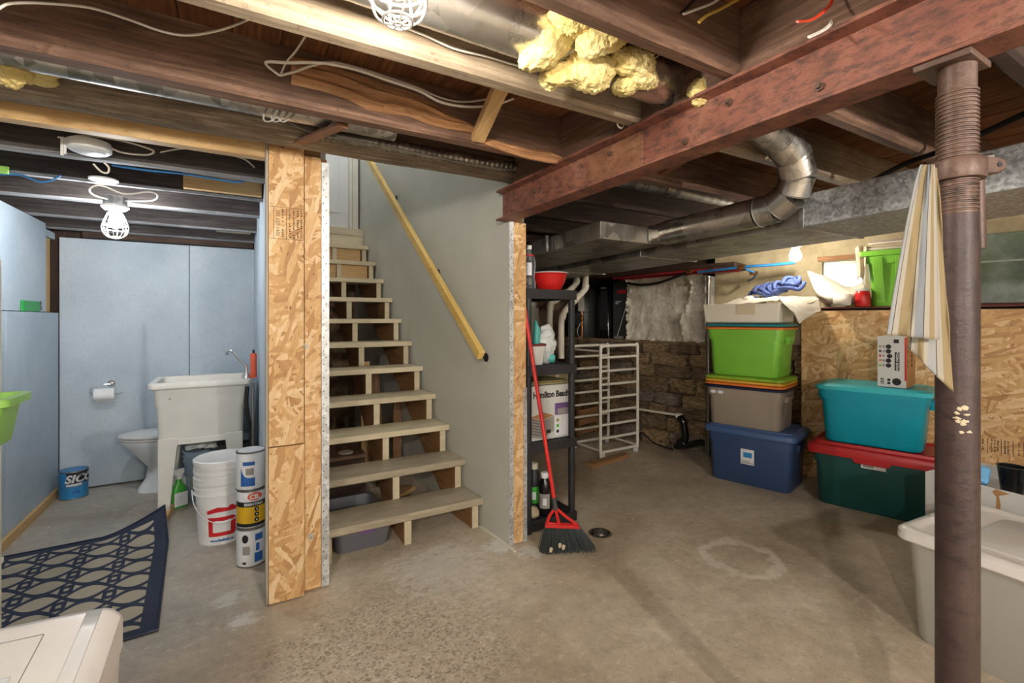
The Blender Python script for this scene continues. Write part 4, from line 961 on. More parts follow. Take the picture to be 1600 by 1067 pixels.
# paper holder
th_ = thing('paper_holder', 'chrome toilet paper holder with roll on the blue back wall', 'paper holder', (-.87, 4.88, .75))
MB().cyl((.03, 0, .065), (.03, -.012, .065), .026, n=24).cyl((.03, -.01, .065), (.03, -.045, .065), .009, n=12).build('mount', 'chrome', th_)
MB().tube(spline([(.03, -.045, .065), (-.02, -.055, .062), (-.075, -.06, .045), (-.088, -.06, .015), (-.08, -.06, -.008), (-.05, -.06, -.012), (.09, -.06, -.012), (.105, -.06, .0)], 6), .004, 8).build('arm', 'chrome', th_)
MB().loft([[Vector((x, -.06 + r * math.cos(2 * PI * k / 32), -.012 + r * math.sin(2 * PI * k / 32))) for k in range(32)] for x, r in ((-.062, .02), (-.062, .047), (.062, .047), (.062, .02))], False, False, True).build('paper_roll', 'tissue', th_, smooth=40)
MB().box(-.062, .062, -.018, -.0165, -.075, -.01).build('paper_tail', 'tissue', th_)

def can(name, label, loc, r, h, body, lidm='steel', rz=0, cat='paint can', group=None):
    t = thing(name, label, cat, loc, rz, group)
    MB().lathe([(r * .97, 0), (r, .004), (r, h - .004), (r * .985, h)], 40).build('body', body, t)
    MB().lathe([(r * 1.01, 0), (r * 1.02, .004), (r * 1.01, .008)], 40).build('rim', 'steel', t); MB().lathe([(r * 1.01, h - .008), (r * 1.025, h - .003), (r * 1.0, h), (r * .93, h), (r * .92, h - .007)], 40).build('rim', 'steel', t)
    MB().lathe([(.0001, h - .008), (r * .90, h - .008), (r * .915, h - .003)], 40).build('lid', lidm, t)
    return t
def wraplab(t, name, mat, r, a0, a1, z0, z1, out=.0009):
    n = max(4, int(abs(a1 - a0) * 12)); t = next((c for c in t.children if c.name.startswith(('body', 'pail_body'))), t)
    mb = MB(); V = lambda a, rr, z: Vector((rr * math.cos(a), rr * math.sin(a), z)); rings = []
    for i in range(n + 1):
        a = a0 + (a1 - a0) * i / n; rings.append([V(a, r, z0), V(a, r + out, z0), V(a, r + out, z1), V(a, r, z1)])
    return mb.loft(rings).build(name, mat, t, smooth=30)
def woval(t, name, mat, r, ac, zc, ra, rz, out=.0014):
    t = next((c for c in t.children if c.name.startswith(('body', 'pail_body'))), t); rings = []
    for i in range(17):
        f = -1 + 2 * i / 16; f = max(-.999, min(.999, f)); h = rz * math.sqrt(1 - f * f); a_ = ac + f * ra
        V = lambda rr, z: Vector((rr * math.cos(a_), rr * math.sin(a_), z)); rings.append([V(r, zc - h), V(r + out, zc - h), V(r + out, zc + h), V(r, zc + h)])
    return MB().loft(rings).build(name, mat, t, smooth=30)
def facing(loc):                                                # direction from a thing to the eye
    return math.atan2(-loc[1], -loc[0])
# blue paint can by the back wall
loc = (-1.03, 4.71, 0); a = facing(loc)
c1 = can('paint_can', 'blue paint can with a black and white label by the blue back wall', loc, .083, .205, 'label_cyan', 'rag_dark')
wraplab(c1, 'label_band', 'label_black', .0835, a - .5, a + 1.5, .118, .197)
wraplab(c1, 'label_strip', 'label_white', .0842, a - .5, a + .55, .100, .117); wraplab(c1, 'label_print', 'label_blue', .0838, a - .1, a + .4, .045, .062)
text('label_lettering', 'SICO', .078, 'label_white', c1, Matrix.Translation((0, 0, .150)), wrap=(.0846, a + .42), shear=.25, bold=.003)
MB().tube(spline([(.085 * math.cos(a + 1.6), .085 * math.sin(a + 1.6), .17), (.10 * math.cos(a + .8), .10 * math.sin(a + .8), .11), (.103 * math.cos(a), .103 * math.sin(a), .095), (.10 * math.cos(a - .8), .10 * math.sin(a - .8), .11), (.085 * math.cos(a - 1.6), .085 * math.sin(a - 1.6), .17)], 6), .0016, 6).build('wire_handle', 'steel', c1)
# three stacked cans by the partition
CX_, CY_ = .084, 2.96; a = facing((CX_, CY_)); r = .072; hh = .2045
k1 = can('paint_can', 'bottom paint can of the stack beside the chipboard post, white with a black spot', (CX_, CY_, 0), r, hh, 'label_white')
woval(k1, 'label_spot', 'label_black', r + .0006, a - .42, .155, .22, .022); wraplab(k1, 'label_patch', 'label_blue', r + .0006, a + .2, a + .8, .025, .075); wraplab(k1, 'label_patch', 'label_blue', r + .0006, a + .3, a + .55, .085, .125); wraplab(k1, 'label_patch', 'label_blue', r + .0006, a + .25, a + .8, .14, .175)
wraplab(k1, 'label_text', 'cable_grey', r + .0006, a - .6, a - .1, .07, .115); wraplab(k1, 'bar_code', 'label_black', r + .0006, a - .6, a - .35, .02, .032)
k2 = can('paint_can', 'middle paint can of the stack, yellow and black label with orange lettering', (CX_ + .002, CY_ + .002, hh + .001), r, hh, 'label_white')
wraplab(k2, 'label_band', 'label_yellow', r + .0006, a - 1.5, a + 1.5, .03, .118); wraplab(k2, 'label_band', 'label_black', r + .0006, a - 1.5, a + 1.5, .118, .145); wraplab(k2, 'label_band', 'label_black', r + .0006, a - 1.5, a + 1.5, .012, .03)
woval(k2, 'label_oval', 'label_orange', r + .0006, a + .22, .172, .50, .021); text('label_lettering', 'CIL', .034, 'label_white', k2, Matrix.Translation((0, 0, .170)), wrap=(r + .0022, a + .2), bold=.0015); text('label_lettering', 'ESSENTIALS', .018, 'label_white', k2, Matrix.Translation((0, 0, .131)), wrap=(r + .0012, a + .12), bold=.0005)
for j in range(3): woval(k2, 'label_dot', 'label_black', r + .0012, a + .32, .048 + j * .028, .155, .0115); woval(k2, 'label_dot_icon', 'label_white', r + .0030, a + .32, .048 + j * .028, .05, .004)
k3 = can('paint_can', 'top paint can of the stack, white label with a blue wave', (CX_ - .002, CY_, 2 * hh + .002), r, hh, 'label_white')
wraplab(k3, 'label_band', 'label_blue', r + .0006, a - .55, a + .25, .135, .155); [wraplab(k3, 'label_wave', 'label_blue', r + .0006, a - .7 + .06 * j_, a - .64 + .06 * j_, .025, .062 + .055 * math.exp(-j_ / 3.2) + .0005 * j_) for j_ in range(16)]
wraplab(k3, 'label_text', 'cable_grey', r + .0006, a - .35, a + .2, .085, .12)
text('label_lettering', 'Color', .028, 'label_blue', k3, Matrix.Translation((0, 0, .168)), wrap=(r + .0008, a - .18), shear=.3) if False else None

# nested white pails
BX, BY = -.055, 3.40; a = facing((BX, BY))
def pail(name, label, loc, mat, h=.37, r0=.128, r1=.147, lid=False, group=None, handle=None, parts=True):
    t = thing(name, label, 'bucket', loc, 0, group); rr = lambda z: r0 + (r1 - r0) * z / h
    prof = [(.0001, .004), (r0 - .006, .004), (r0, 0), (r0 + .001, .006), (rr(h - .085), h - .085), (rr(h) + .006, h - .083), (rr(h) + .007, h - .078), (rr(h), h - .074), (rr(h), h - .048), (rr(h) + .006, h - .046), (rr(h) + .007, h - .040), (rr(h), h - .036), (rr(h), h - .012), (rr(h) + .007, h - .010), (rr(h) + .007, h), (rr(h) - .003, h), (rr(h) - .005, h - .03), (r0 - .004, .012), (.0001, .010)]
    MB().lathe(prof, 44).build('pail_body', mat, t, smooth=35)
    if handle:
        aa, drop = handle; R_ = r1 + .012; pts = []
        for k in range(13):
            f = k / 12; an = aa - PI / 2 + PI * f
            pts.append((R_ * math.cos(an) * 1.0, R_ * math.sin(an), h - .06 - drop * math.sin(PI * f)))
        MB().tube(spline(pts, 3), .0028, 8).build('bail_handle', 'label_white' if mat == 'white_plastic' else 'steel', t)
        q = [Vector(pts[5]), Vector(pts[6]), Vector(pts[7])]; MB().tube(q, .008, 10).build('grip', 'white_plastic', t)
    return t
grp = 'nested white pails'
b1 = pail('bucket', 'bottom white pail of the nest, with red house logo and blue web address', (BX, BY, 0), 'white_plastic', handle=(a, .17))
rw = lambda z: .128 + (.147 - .128) * z / .37
# red logo: roof band with chimney over a bold blocky letter
def shape(t, name, mat, outline, rad, a0, zc, out=.0012):
    n = len(outline)
    V = lambda u, v, rr: Vector(((rr(v + zc)) * math.cos(a0 + u / .138), (rr(v + zc)) * math.sin(a0 + u / .138), v + zc))
    # refine horizontally so the shape follows the curve
    return MB().prism(outline, lambda u, v: V(u, v, lambda z: rad(z) + .0004), lambda u, v: V(u, v, lambda z: rad(z) + out)).build(name, mat, t, smooth=0)
def strip(t, name, mat, pts_top, pts_bot, rad, a0, zc, out=.0012):
    rings = []
    for (u, vt), (u2, vb) in zip(pts_top, pts_bot):
        V = lambda v, o: Vector(((rad(v + zc) + o) * math.cos(a0 + u / .138), (rad(v + zc) + o) * math.sin(a0 + u / .138), v + zc))
        rings.append([V(vb, .0002), V(vb, out), V(vt, out), V(vt, .0002)])
    return MB().loft(rings).build(name, mat, t, smooth=0)
lerp = lambda P, n=20: [(P[0][0] + (P[-1][0] - P[0][0]) * i / n, (lambda u: next((p[1] + (q[1] - p[1]) * (u - p[0]) / (q[0] - p[0]) for p, q in zip(P, P[1:]) if p[0] - 1e-9 <= u <= q[0] + 1e-9), P[-1][1]))(P[0][0] + (P[-1][0] - P[0][0]) * i / n)) for i in range(n + 1)]
lg = lambda nm, T, B: strip(b1, nm, 'label_red', lerp(T), lerp(B), rw, a, 0)
lg('logo_roof', [(-.085, .205), (-.03, .225), (.03, .216), (.0301, .230), (.055, .230), (.0551, .222), (.085, .214)], [(-.085, .185), (-.03, .196), (.085, .196)])
lg('logo_bar', [(-.08, .165), (.055, .165), (.068, .155)], [(-.08, .143), (.068, .138)]); lg('logo_bar', [(-.08, .075), (.068, .075)], [(-.08, .052), (.055, .052), (.068, .062)])
lg('logo_bar', [(-.08, .143), (-.055, .143)], [(-.08, .075), (-.055, .075)]); lg('logo_bar', [(.04, .14), (.068, .14)], [(.04, .075), (.068, .075)]); lg('logo_bar', [(-.055, .117), (.045, .117)], [(-.055, .099), (.045, .099)]) if False else None
text('web_address', 'www.', .0185, 'label_blue', b1, Matrix.Translation((0, 0, .027)), wrap=(.1300, a - .34), bold=.0008); text('web_address', '.ca', .0185, 'label_blue', b1, Matrix.Translation((0, 0, .027)), wrap=(.1300, a + .34), bold=.0008)
for j_ in range(7): wraplab(b1, 'web_address_blur', 'label_blue', .1298, a - .19 + j_ * .063, a - .135 + j_ * .063, .0205, .032 if j_ % 3 else .036)
b2 = pail('bucket', 'middle white pail nested in the logo pail', (BX, BY, .056), 'white_plastic'); b3 = pail('bucket', 'top white pail of the nest', (BX + .002, BY, .115), 'white_plastic')
MB().lathe([(.149, .368), (.157, .352), (.158, .373), (.150, .378), (.143, .374), (.0001, .371)], 44).build('lid', 'white_plastic', b3)
for b_, n_ in ((b2, .02), (b3, .02)): wraplab(b_, 'skirt_band', 'white_plastic', .150, 0, 2 * PI, .30, .315, .004)
# grey-blue pail behind with a clear bag on it
g1 = pail('bucket', 'grey-blue pail behind the white pails under the tub', (-.17, 4.21, 0), 'bucket_grey', handle=(facing((-.17, 4.21)) - .3, .12))
wraplab(g1, 'pail_label', 'khaki', .137, facing((-.17, 4.21)) - .75, facing((-.17, 4.21)) - .4, .12, .25)
tag(MB().lump((-.17, 4.21, .405), (.11, .11, .035), .5, 18, 3, 4, 0, .3).build('plastic_bag', 'bag_white', smooth=70), 'crumpled clear plastic bag lying on the grey pail', 'plastic bag')
tag(MB().lump((.08, 3.90, .40), (.06, .09, .06), .5, 12, 5, 3).build('dark_cloth', 'rag_dark', smooth=70), 'black cloth bundle behind the stacked cans beneath the tub', 'cloth') if False else None
db = thing('storage_box', 'black box standing on the floor under the right end of the tub', 'box', (.02, 4.12, 0)); MB().box(-.12, .09, -.12, .12, 0, .42).build('body', 'black_plastic', db, bevel=.008); MB().box(-.125, .095, -.125, .125, .421, .44).build('lid', 'gloss_black', db, bevel=.004)
# spray bottle and detergent bottle
sb_ = thing('spray_bottle', 'green spray bottle with white trigger head under the tub', 'spray bottle', (-.335, 4.08, 0), .45)
MB().loft([rrect(.048, .03, .02, 0), rrect(.05, .032, .02, .01), rrect(.05, .032, .02, .10), rrect(.042, .028, .02, .14), rrect(.018, .018, .016, .175), rrect(.016, .016, .015, .20)]).build('body', 'spray_green', sb_, smooth=50)
MB().box(-.038, .045, -.0345, -.0315, .015, .11).build('label', 'label_white', sb_, bevel=.001)
MB().loft([rrect(.018, .018, .015, .20), rrect(.019, .017, .012, .225), rrect(.045, .016, .012, .24, cx=-.008), rrect(.04, .014, .01, .268, cx=-.005)]).box(-.058, -.048, -.01, .01, .245, .262).beam((-.03, 0, .24), (-.05, 0, .19), .012, .008).build('trigger_head', 'white_plastic', sb_, smooth=40)
sb2 = thing('cleaner_bottle', 'white cleaner bottle with a blue cap behind the green spray bottle', 'bottle', (-.33, 4.20, 0))
MB().loft([rrect(.045, .03, .02, 0), rrect(.046, .032, .02, .15), rrect(.022, .02, .015, .20)]).build('body', 'white_plastic', sb2, smooth=50); MB().lathe([(.02, .20), (.021, .235), (.012, .245)], 18).build('cap', 'label_blue', sb2)
tag(MB().beam((-.405, 3.72, .022), (-.375, 4.08, .022), .05, .04).build('wood_strip', 'fresh_wood', bevel=.002), 'pale wood strip on the floor against the front tub leg', 'wood strip')

# rug with a lifted corner
rg = thing('rug', 'navy and beige trellis rug with one corner curled up on the washroom floor', 'rug', (-.705, 3.10, 0), .06)
def rugf(u, v):
    x = (u - .5) * .78; y = (v - .5) * 1.25
    dc = max(0, (x - .06) / .33) * max(0, (y - .36) / .265)
    z = .006 + .11 * dc ** 1.5 + .003 * mnoise.noise(Vector((x * 4, y * 4, 0)))
    return Vector((x - .03 * dc, y + .06 * dc, z))
me = MB().grid(rugf, 40, 50).mesh('rug_pile', 'rug_weave', 80)
uv = me.uv_layers[0].data
for p in me.polygons:
    for li in p.loop_indices:
        vi = me.loops[li].vertex_index; uv[li].uv = ((vi % 41) / 40 * .78 - .39, (vi // 41) / 50 * 1.25 - .625)
o = bpy.data.objects.new('rug_pile', me); COL.objects.link(o); o.parent = rg; m = o.modifiers.new('s', 'SOLIDIFY'); m.thickness = .005; m.offset = 1
edge = [rugf(i / 40, 0) for i in range(41)] + [rugf(1, j / 40) for j in range(1, 41)] + [rugf(1 - i / 40, 1) for i in range(1, 41)] + [rugf(0, 1 - j / 40) for j in range(1, 40)]
MB().tube([e + Vector((0, 0, .001)) for e in edge], .0042, 6, True).build('binding', 'navy_dark', rg)

# green stacker on the ledge, shelf at the left edge with lime bin
gi = thing('green_caddy', 'small green plastic caddy with foil end on the washroom wall ledge', 'caddy', (-1.17, 4.33, 1.378), 0)
MB().loft([[Vector((x_, -.02 - h_, 0.0 + zo)), Vector((x_, .022 + h_, zo)), Vector((x_, .022 + h_, .07 + zo)), Vector((x_, -.02 - h_, .07 + zo))] for x_, h_, zo in ((-.02, .12, .0), (.005, .13, .0), (.018, .12, .0))]).build('body', 'vivid_green', gi, smooth=0, bevel=.004)
MB().lump((.005, .165, .035), (.018, .028, .03), .5, 60, 2, 3).build('foil_end', 'steel', gi, smooth=60)
tag(MB().beam((-1.155, 3.28, 1.97), (-1.155, 3.45, 1.965), .012, .035).build('level_tool', 'lime_bin', bevel=.003), 'lime green tool clipped below the left washroom joist', 'tool') if False else None
lt = at(6, 266, y=3.30); tag(MB().box(lt.x - .12, lt.x + .02, lt.y - .02, lt.y, lt.z - .018, lt.z + .018).build('green_clip', 'lime_bin', bevel=.004), 'lime green plastic clip on the left washroom joist', 'clip')
sf = thing('side_shelf', 'white side shelf unit cut off by the left edge of the picture', 'shelf', (-.925, 2.20, 0))
for z_ in (.46, .90): MB().box(-.2, .20, -.05, .24, z_ - .02, z_).build('shelf_board', 'white_trim', sf, bevel=.002)
for (x_, y_) in ((.18, .225), (-.19, .225), (.18, -.04), (-.19, -.04)): MB().box(x_ - .014, x_ + .014, y_ - .014, y_ + .014, 0, 1.55 if y_ > 0 else .92).build('upright', 'white_trim', sf, bevel=.002)
lb_ = thing('storage_bin', 'lime green open bin at the left edge on the white side shelf', 'storage bin', (-.80, 2.27, .901))
R = lambda k, z: rrect(.15 * k, .105 * k, .03, z)
MB().loft([R(.80, 0), R(.84, .008), R(.97, .135), R(1.08, .137), R(1.12, .14), R(1.12, .165), R(1.04, .168), R(.96, .165), R(.8, .012)]).build('body', 'lime_bin', lb_, smooth=45)
tag(MB().box(-.89, -.75, 2.18, 2.36, .462, .70).build('white_carton', 'white_trim', bevel=.004), 'pale carton on the lower board of the white side shelf', 'carton')

# appliance in the lower left corner
ap = thing('washing_machine', 'cream top-control appliance cut off by the bottom left corner', 'appliance', (-.50, 1.06, 0))
def ar(hx, yb, z, r=.03, yf=-.32):
    return rrect(hx, (yb - yf) / 2, r, z, 6, 0, (yb + yf) / 2)
mb = MB().loft([ar(.285, .285, 0), ar(.285, .285, .55), ar(.287, .287, .60)])
mb.build('cabinet', 'cream_plastic', ap, smooth=40)
def topf(u, v):
    x = (u - .5) * .575; y = -.33 + .62 * v; bow = .025 * (1 - (2 * u - 1) ** 2)
    e = min(u, 1 - u) / .05; f = min(v, 1 - v) / .04; rnd_ = -.022 * (max(0, 1 - e) ** 2 + max(0, 1 - f) ** 2)
    return Vector((x, y + bow * v, .655 + .05 * v + rnd_))
tm = MB().grid(topf, 40, 40)
n_ = 41; ring_b = [topf(i / 40, 0) for i in range(41)] + [topf(1, j / 40) for j in range(1, 41)] + [topf(1 - i / 40, 1) for i in range(1, 41)] + [topf(0, 1 - j / 40) for j in range(1, 40)]
tm.loft([ring_b, [Vector((p.x * .998, p.y, .60)) for p in ring_b]], False, True)
tm.build('top_deck', 'cream_plastic', ap, smooth=50)
def ondeck(u, v, h=.0015): p = topf(u, v); return Vector((p.x, p.y, p.z + h))
def deckpatch(nm, mat, u0, u1, v0, v1, h):
    g = MB().grid(lambda a, b: ondeck(u0 + (u1 - u0) * a, v0 + (v1 - v0) * b, h), 12, 8); o = g.build(nm, mat, ap, smooth=50); m = o.modifiers.new('s', 'SOLIDIFY'); m.thickness = .001; return o
for (a, b, c, d) in ((.12, .80, .30, .303), (.12, .80, .88, .883), (.12, .1225, .30, .88), (.80, .8025, .30, .88), (.52, .5225, .30, .88)): deckpatch('panel_seam', 'cable_grey', a, b, c, d, .0010)
deckpatch('display', 'dark_grey', .40, .50, .62, .655, .0024)
for i in range(3):
    for j in range(4): deckpatch('button', 'label_white', .56 + .06 * j, .595 + .06 * j, .48 + i * .1, .505 + i * .1, .0026)
deckpatch('side_rail', 'white_plastic', .90, .945, .05, .96, .002)

# ================================================================== SHELF UNIT BY THE STAIR WALL
SX, SYy = 1.548, 2.452
su = thing('shelving_unit', 'black plastic four-tier shelving unit beside the stair wall', 'shelving unit', (SX, SYy, 0))
WD, LN = .385, .92
for z in (.075, .557, 1.035, 1.515):
    mb = MB(); mb.box(0, WD, 0, .018, z - .06, z).box(0, WD, LN - .018, LN, z - .06, z).box(0, .018, .018, LN - .018, z - .06, z).box(WD - .018, WD, .018, LN - .018, z - .06, z)
    n = 9
    for k in range(n): x = .018 + (WD - .036) * (k + .5) / n; mb.box(x - .014, x + .014, .018, LN - .018, z - .012, z - .002)
    for k in range(7): y = .06 + k * .13; mb.box(.018, WD - .018, y, y + .03, z - .02, z - .0125)
    mb.build('shelf_tray', 'black_plastic', su, smooth=0, bevel=.002)
for (x, y) in ((.024, .024), (WD - .026, .024), (.024, LN - .024), (WD - .026, LN - .024)):
    for (z0, z1) in ((.0, .014), (.076, .496), (.558, .974), (1.036, 1.454)):
        mb = MB().lathe([(.021, z0), (.021, z1)], 18, (x, y, 0)); mb.build('post', 'black_plastic', su)
S = lambda x, y, z: (SX + x, SYy + y, z)
# on the top tray
bt = thing('water_bottle', 'clear plastic bottle with white cap on the top black shelf', 'bottle', S(.086, .11, 1.516))
MB().lathe([(.0001, .002), (.036, 0), (.04, .006), (.041, .05), (.035, .07), (.036, .10), (.041, .13), (.041, .17), (.036, .20), (.018, .235), (.0125, .245), (.0125, .262)], 30).build('body', 'clear_plastic', bt)
MB().lathe([(.0385, .003), (.0385, .055)], 24).build('blue_liquid', 'pex_blue', bt) if False else None
MB().lathe([(.0415, .10), (.0418, .102), (.0418, .165), (.0415, .167)], 30).build('label', 'label_white', bt) if False else wraplab(bt, 'label', 'label_white', .0412, PI * .75, PI * 1.45, .09, .17)
MB().lathe([(.0165, .258), (.017, .262), (.0165, .283), (.0001, .284)], 20).build('cap', 'white_plastic', bt)
wraplab(bt, 'shrink_band', 'label_red', .030, 0, 2 * PI, .214, .222, .001)
bw = thing('mixing_bowl', 'red plastic bowl on the top black shelf', 'bowl', S(.257, .13, 1.516))
MB().lathe([(.0001, .004), (.07, 0), (.075, .004), (.10, .05), (.112, .095), (.119, .108), (.124, .11), (.124, .115), (.112, .115), (.104, .09), (.09, .045), (.066, .008), (.0001, .008)], 40).build('body', 'red_plastic', bw, smooth=50)
MB().tube([(.1225 * math.cos(2 * PI * k / 40), .1225 * math.sin(2 * PI * k / 40), .114) for k in range(40)], .004, 8, True).build('rim', 'bag_white', bw)
# on the second tray from the top
wt = thing('open_tub', 'white open tub with maroon rim on the upper middle shelf', 'tub', S(.10, .14, 1.036))
R = lambda k, z: rrect(.075 * k, .10 * k, .02, z)
MB().loft([R(.85, 0), R(1, .12), R(.93, .12), R(.8, .01)]).build('body', 'white_plastic', wt, smooth=40); MB().loft([R(1.02, .121), R(1.04, .124), R(1.04, .134), R(1.0, .136), R(.93, .13), R(.93, .121)], False, False, True).build('rim', 'maroon', wt, smooth=40)
bg = thing('plastic_bag', 'teal and white plastic bag bulging on the upper middle shelf', 'plastic bag', S(.225, .17, 1.037))
MB().lump((.02, .0, .10), (.075, .07, .10), .3, 14, 3, 4, 0, .1).lump((.03, -.01, .20), (.05, .045, .06), .4, 16, 4, 4).build('bag', 'bag_white', bg, smooth=70)
MB().lump((-.06, -.02, .14), (.022, .03, .13), .4, 16, 6, 4).lump((.055, -.03, .03), (.03, .03, .03), .3, 16, 7, 3).build('teal_fold', 'teal_bag', bg, smooth=70)
pb = thing('clear_box', 'clear plastic box at the back of the upper middle shelf', 'box', S(.11, .45, 1.036)); MB().loft([rrect(.07, .1, .01, 0), rrect(.085, .12, .01, .20)]).build('body', 'clear_plastic', pb, smooth=30); MB().box(-.09, .09, -.125, .125, .201, .212).build('lid', 'white_plastic', pb, bevel=.003)
# appliance carton on the lower middle tray
hb = thing('appliance_carton', 'white toaster carton with bold black lettering on the lower middle shelf', 'carton', S(.205, .19, .558))
MB().box(-.165, .165, -.14, .14, 0, .345).build('carton', 'box_grey', hb, bevel=.002)
text('carton_lettering', 'Hamilton Beach', .056, 'label_black', hb, frame((.012, -.1405, .285), (1, 0, 0), (0, 0, 1)), sx=.78, bold=.0022)
MB().box(.04, .165, -.142, -.1402, .015, .145).build('side_card', 'label_white', hb)
MB().box(.04, .165, -.1415, -.1402, .15, .225).build('plum_photo', 'label_purple', hb)
MB().box(.06, .155, -.1425, -.1415, .155, .19).build('plate_photo', 'cable_grey', hb)
for j, m in enumerate(('khaki', 'spray_green', 'label_black')): MB().cyl((.06, -.1402, .115 - j * .036), (.06, -.1435, .115 - j * .036), .011, n=20).build('round_icon', m, hb)
MB().prism([(-.15, .03), (-.14, .015), (-.06, .0), (.03, .04), (.03, .135), (-.06, .11), (-.15, .14)], lambda u, v: Vector((u, -.1402, v + .01)), lambda u, v: Vector((u, -.1425, v + .01))).build('toaster_photo', 'cable_grey', hb, smooth=0)
MB().prism([(-.15, .14), (-.06, .115), (.03, .14), (-.05, .165)], lambda u, v: Vector((u, -.1402, v + .01)), lambda u, v: Vector((u, -.1428, v + .01))).build('bread_photo', 'cardboard', hb, smooth=0)
for k in range(6): MB().beam((-.148, -.1428, .05 + k * .018), (-.064, -.1428, .028 + k * .018), .001, .004).build('toaster_slot', 'dark_grey', hb)
MB().box(-.03, .005, -.1435, -.1428, .04, .062).build('dial_photo', 'label_black', hb); MB().cyl((-.152, -.1402, .02), (-.152, -.143, .02), .011, n=18).build('red_seal', 'label_red', hb)
gc = thing('green_mat', 'folded khaki mat lying on the appliance carton', 'mat', S(.22, .2, .905)); MB().box(-.14, .15, -.13, .13, 0, .012).box(-.13, .15, -.12, .12, .013, .022).build('fold', 'khaki', gc, bevel=.003)
dk = thing('black_carton', 'black box behind the carton on the lower middle shelf', 'box', S(.17, .52, .558)); MB().box(-.12, .1, -.12, .12, 0, .40).build('body', 'black_plastic', dk, bevel=.003); MB().box(-.121, .101, -.121, .121, .401, .41).build('lid', 'dark_grey', dk)
# on the bottom tray
def bottle(name, label, loc, rx, h, body, lab, capm):
    t = thing(name, label, 'bottle', loc); MB().lathe([(.0001, 0), (rx * .95, 0), (rx, .006), (rx, h * .62), (rx * .9, h * .74), (rx * .55, h * .84), (rx * .5, h * .88)], 26).build('body', body, t)
    MB().lathe([(rx * .62, h * .87), (rx * .64, h * .98), (rx * .5, h)], 22).build('cap', capm, t); a_ = facing(loc); wraplab(t, 'label', lab, rx + .0005, a_ - .9, a_ + .9, h * .18, h * .52); wraplab(t, 'label_mark', 'label_white' if lab != 'label_white' else 'label_black', rx + .002, a_ - .3, a_ + .3, h * .26, h * .42); return t
bottle('cleaner_bottle', 'green-labelled bottle with a pale cap standing at the back of the bottom shelf', S(.155, .16, .076), .042, .31, 'black_plastic', 'spray_green', 'cream_lid')
bottle('cleaner_bottle', 'black bottle with grey label at the front of the bottom shelf', S(.175, .065, .076), .040, .27, 'gloss_black', 'cable_grey', 'label_white')
tag(MB().lump(S(.075, .055, .113), (.042, .035, .036), .35, 26, 4, 4, 0, .1).lump(S(.05, .075, .105), (.03, .03, .026), .35, 26, 6, 4).build('rag', 'rag_cream', smooth=70), 'crumpled cream rag at the front of the bottom shelf', 'rag')
# broom leaning on the shelf
br_b = at(868, 794, y=2.20); br_t = at(819, 478, y=2.425)
bz = thing('broom', 'red-handled angle broom with dark bristles leaning on the shelving unit', 'broom', (br_b.x, br_b.y, 0))
bo_ = bz.location; hb0 = br_b - bo_; ht = br_t - bo_
MB().cyl(hb0 + (ht - hb0) * .03, ht, .0115, n=16).build('handle', 'red_plastic', bz); MB().cyl(ht, ht + (ht - hb0).normalized() * .05, .0085, n=12).build('handle_tip', 'white_plastic', bz)
MB().cyl(hb0 - (ht - hb0).normalized() * .01, hb0 + (ht - hb0) * .05, .014, n=16).build('ferrule', 'dark_grey', bz)
rgt = Vector((CY, -SY, 0)); fw = Vector((SY, CY, 0))
def BQ(u, z, d=0): return rgt * u + fw * d + Vector((0, 0, z))
zt = hb0.z
for pth in ([(0, zt), (-.032, zt - .04), (-.048, zt - .085)], [(.005, zt), (.05, zt - .04), (.125, zt - .095)], [(-.048, zt - .085), (.04, zt - .095), (.125, zt - .095)], [(.0, zt), (.01, zt - .05), (.02, zt - .09)]):
    MB().tube(spline([BQ(u, z) for u, z in pth], 5), .009, 10).build('head_bar', 'red_plastic', bz)
MB().prism([(-.056, zt - .085), (.13, zt - .092), (.14, zt - .112), (-.062, zt - .105)], lambda u, z: BQ(u, z, -.02), lambda u, z: BQ(u, z, .02)).build('head_block', 'red_plastic', bz, bevel=.004)
mb = MB(); rnd = random.Random(2)
for i in range(750):
    u0 = -.056 + .188 * rnd.random(); d0 = rnd.uniform(-.016, .016); f = (u0 + .056) / .188
    u1 = -.085 + .31 * f + rnd.uniform(-.014, .014); z1 = .003 + .022 * f * f * rnd.uniform(.5, 1.2) + rnd.uniform(0, .008); d1 = d0 * 2.2 + rnd.uniform(-.012, .012)
    p0, p1 = BQ(u0, zt - .10, d0), BQ(u1, max(.003, z1), d1); pm = (p0 + p1) / 2 + BQ(.008 * (f - .5), .004, 0)
    mb.tube([p0, pm, p1], .0019, 3)
mb.build('bristles', 'black_bristle', bz, smooth=0)['kind'] = 'stuff'
for (u, z) in ((-.03, .035), (.02, .06), (.04, .05)): MB().lump(BQ(u, z, -.045), (.012, .006, .015), .4, 60, 3, 2).build('dust_tuft', 'rag_cream', bz)
# floor drain
fd = thing('floor_drain', 'round metal floor drain grate in the concrete', 'drain', (1.961, 2.255, 0))
MB().lathe([(.070, .0), (.072, .003), (.058, .004), (.058, .0)], 36).build('rim', 'steel', fd); MB().lathe([(.0001, .0015), (.058, .0015)], 36).build('sump', 'label_black', fd)
mb = MB()
for r in (.014, .028, .042): mb.tube([(r * math.cos(2 * PI * k / 28), r * math.sin(2 * PI * k / 28), .003) for k in range(28)], .0028, 6, True)
for k in range(8): a = 2 * PI * k / 8; mb.tube([(.008 * math.cos(a), .008 * math.sin(a), .003), (.058 * math.cos(a), .058 * math.sin(a), .003)], .0025, 6)
mb.build('grate', 'steel', fd)

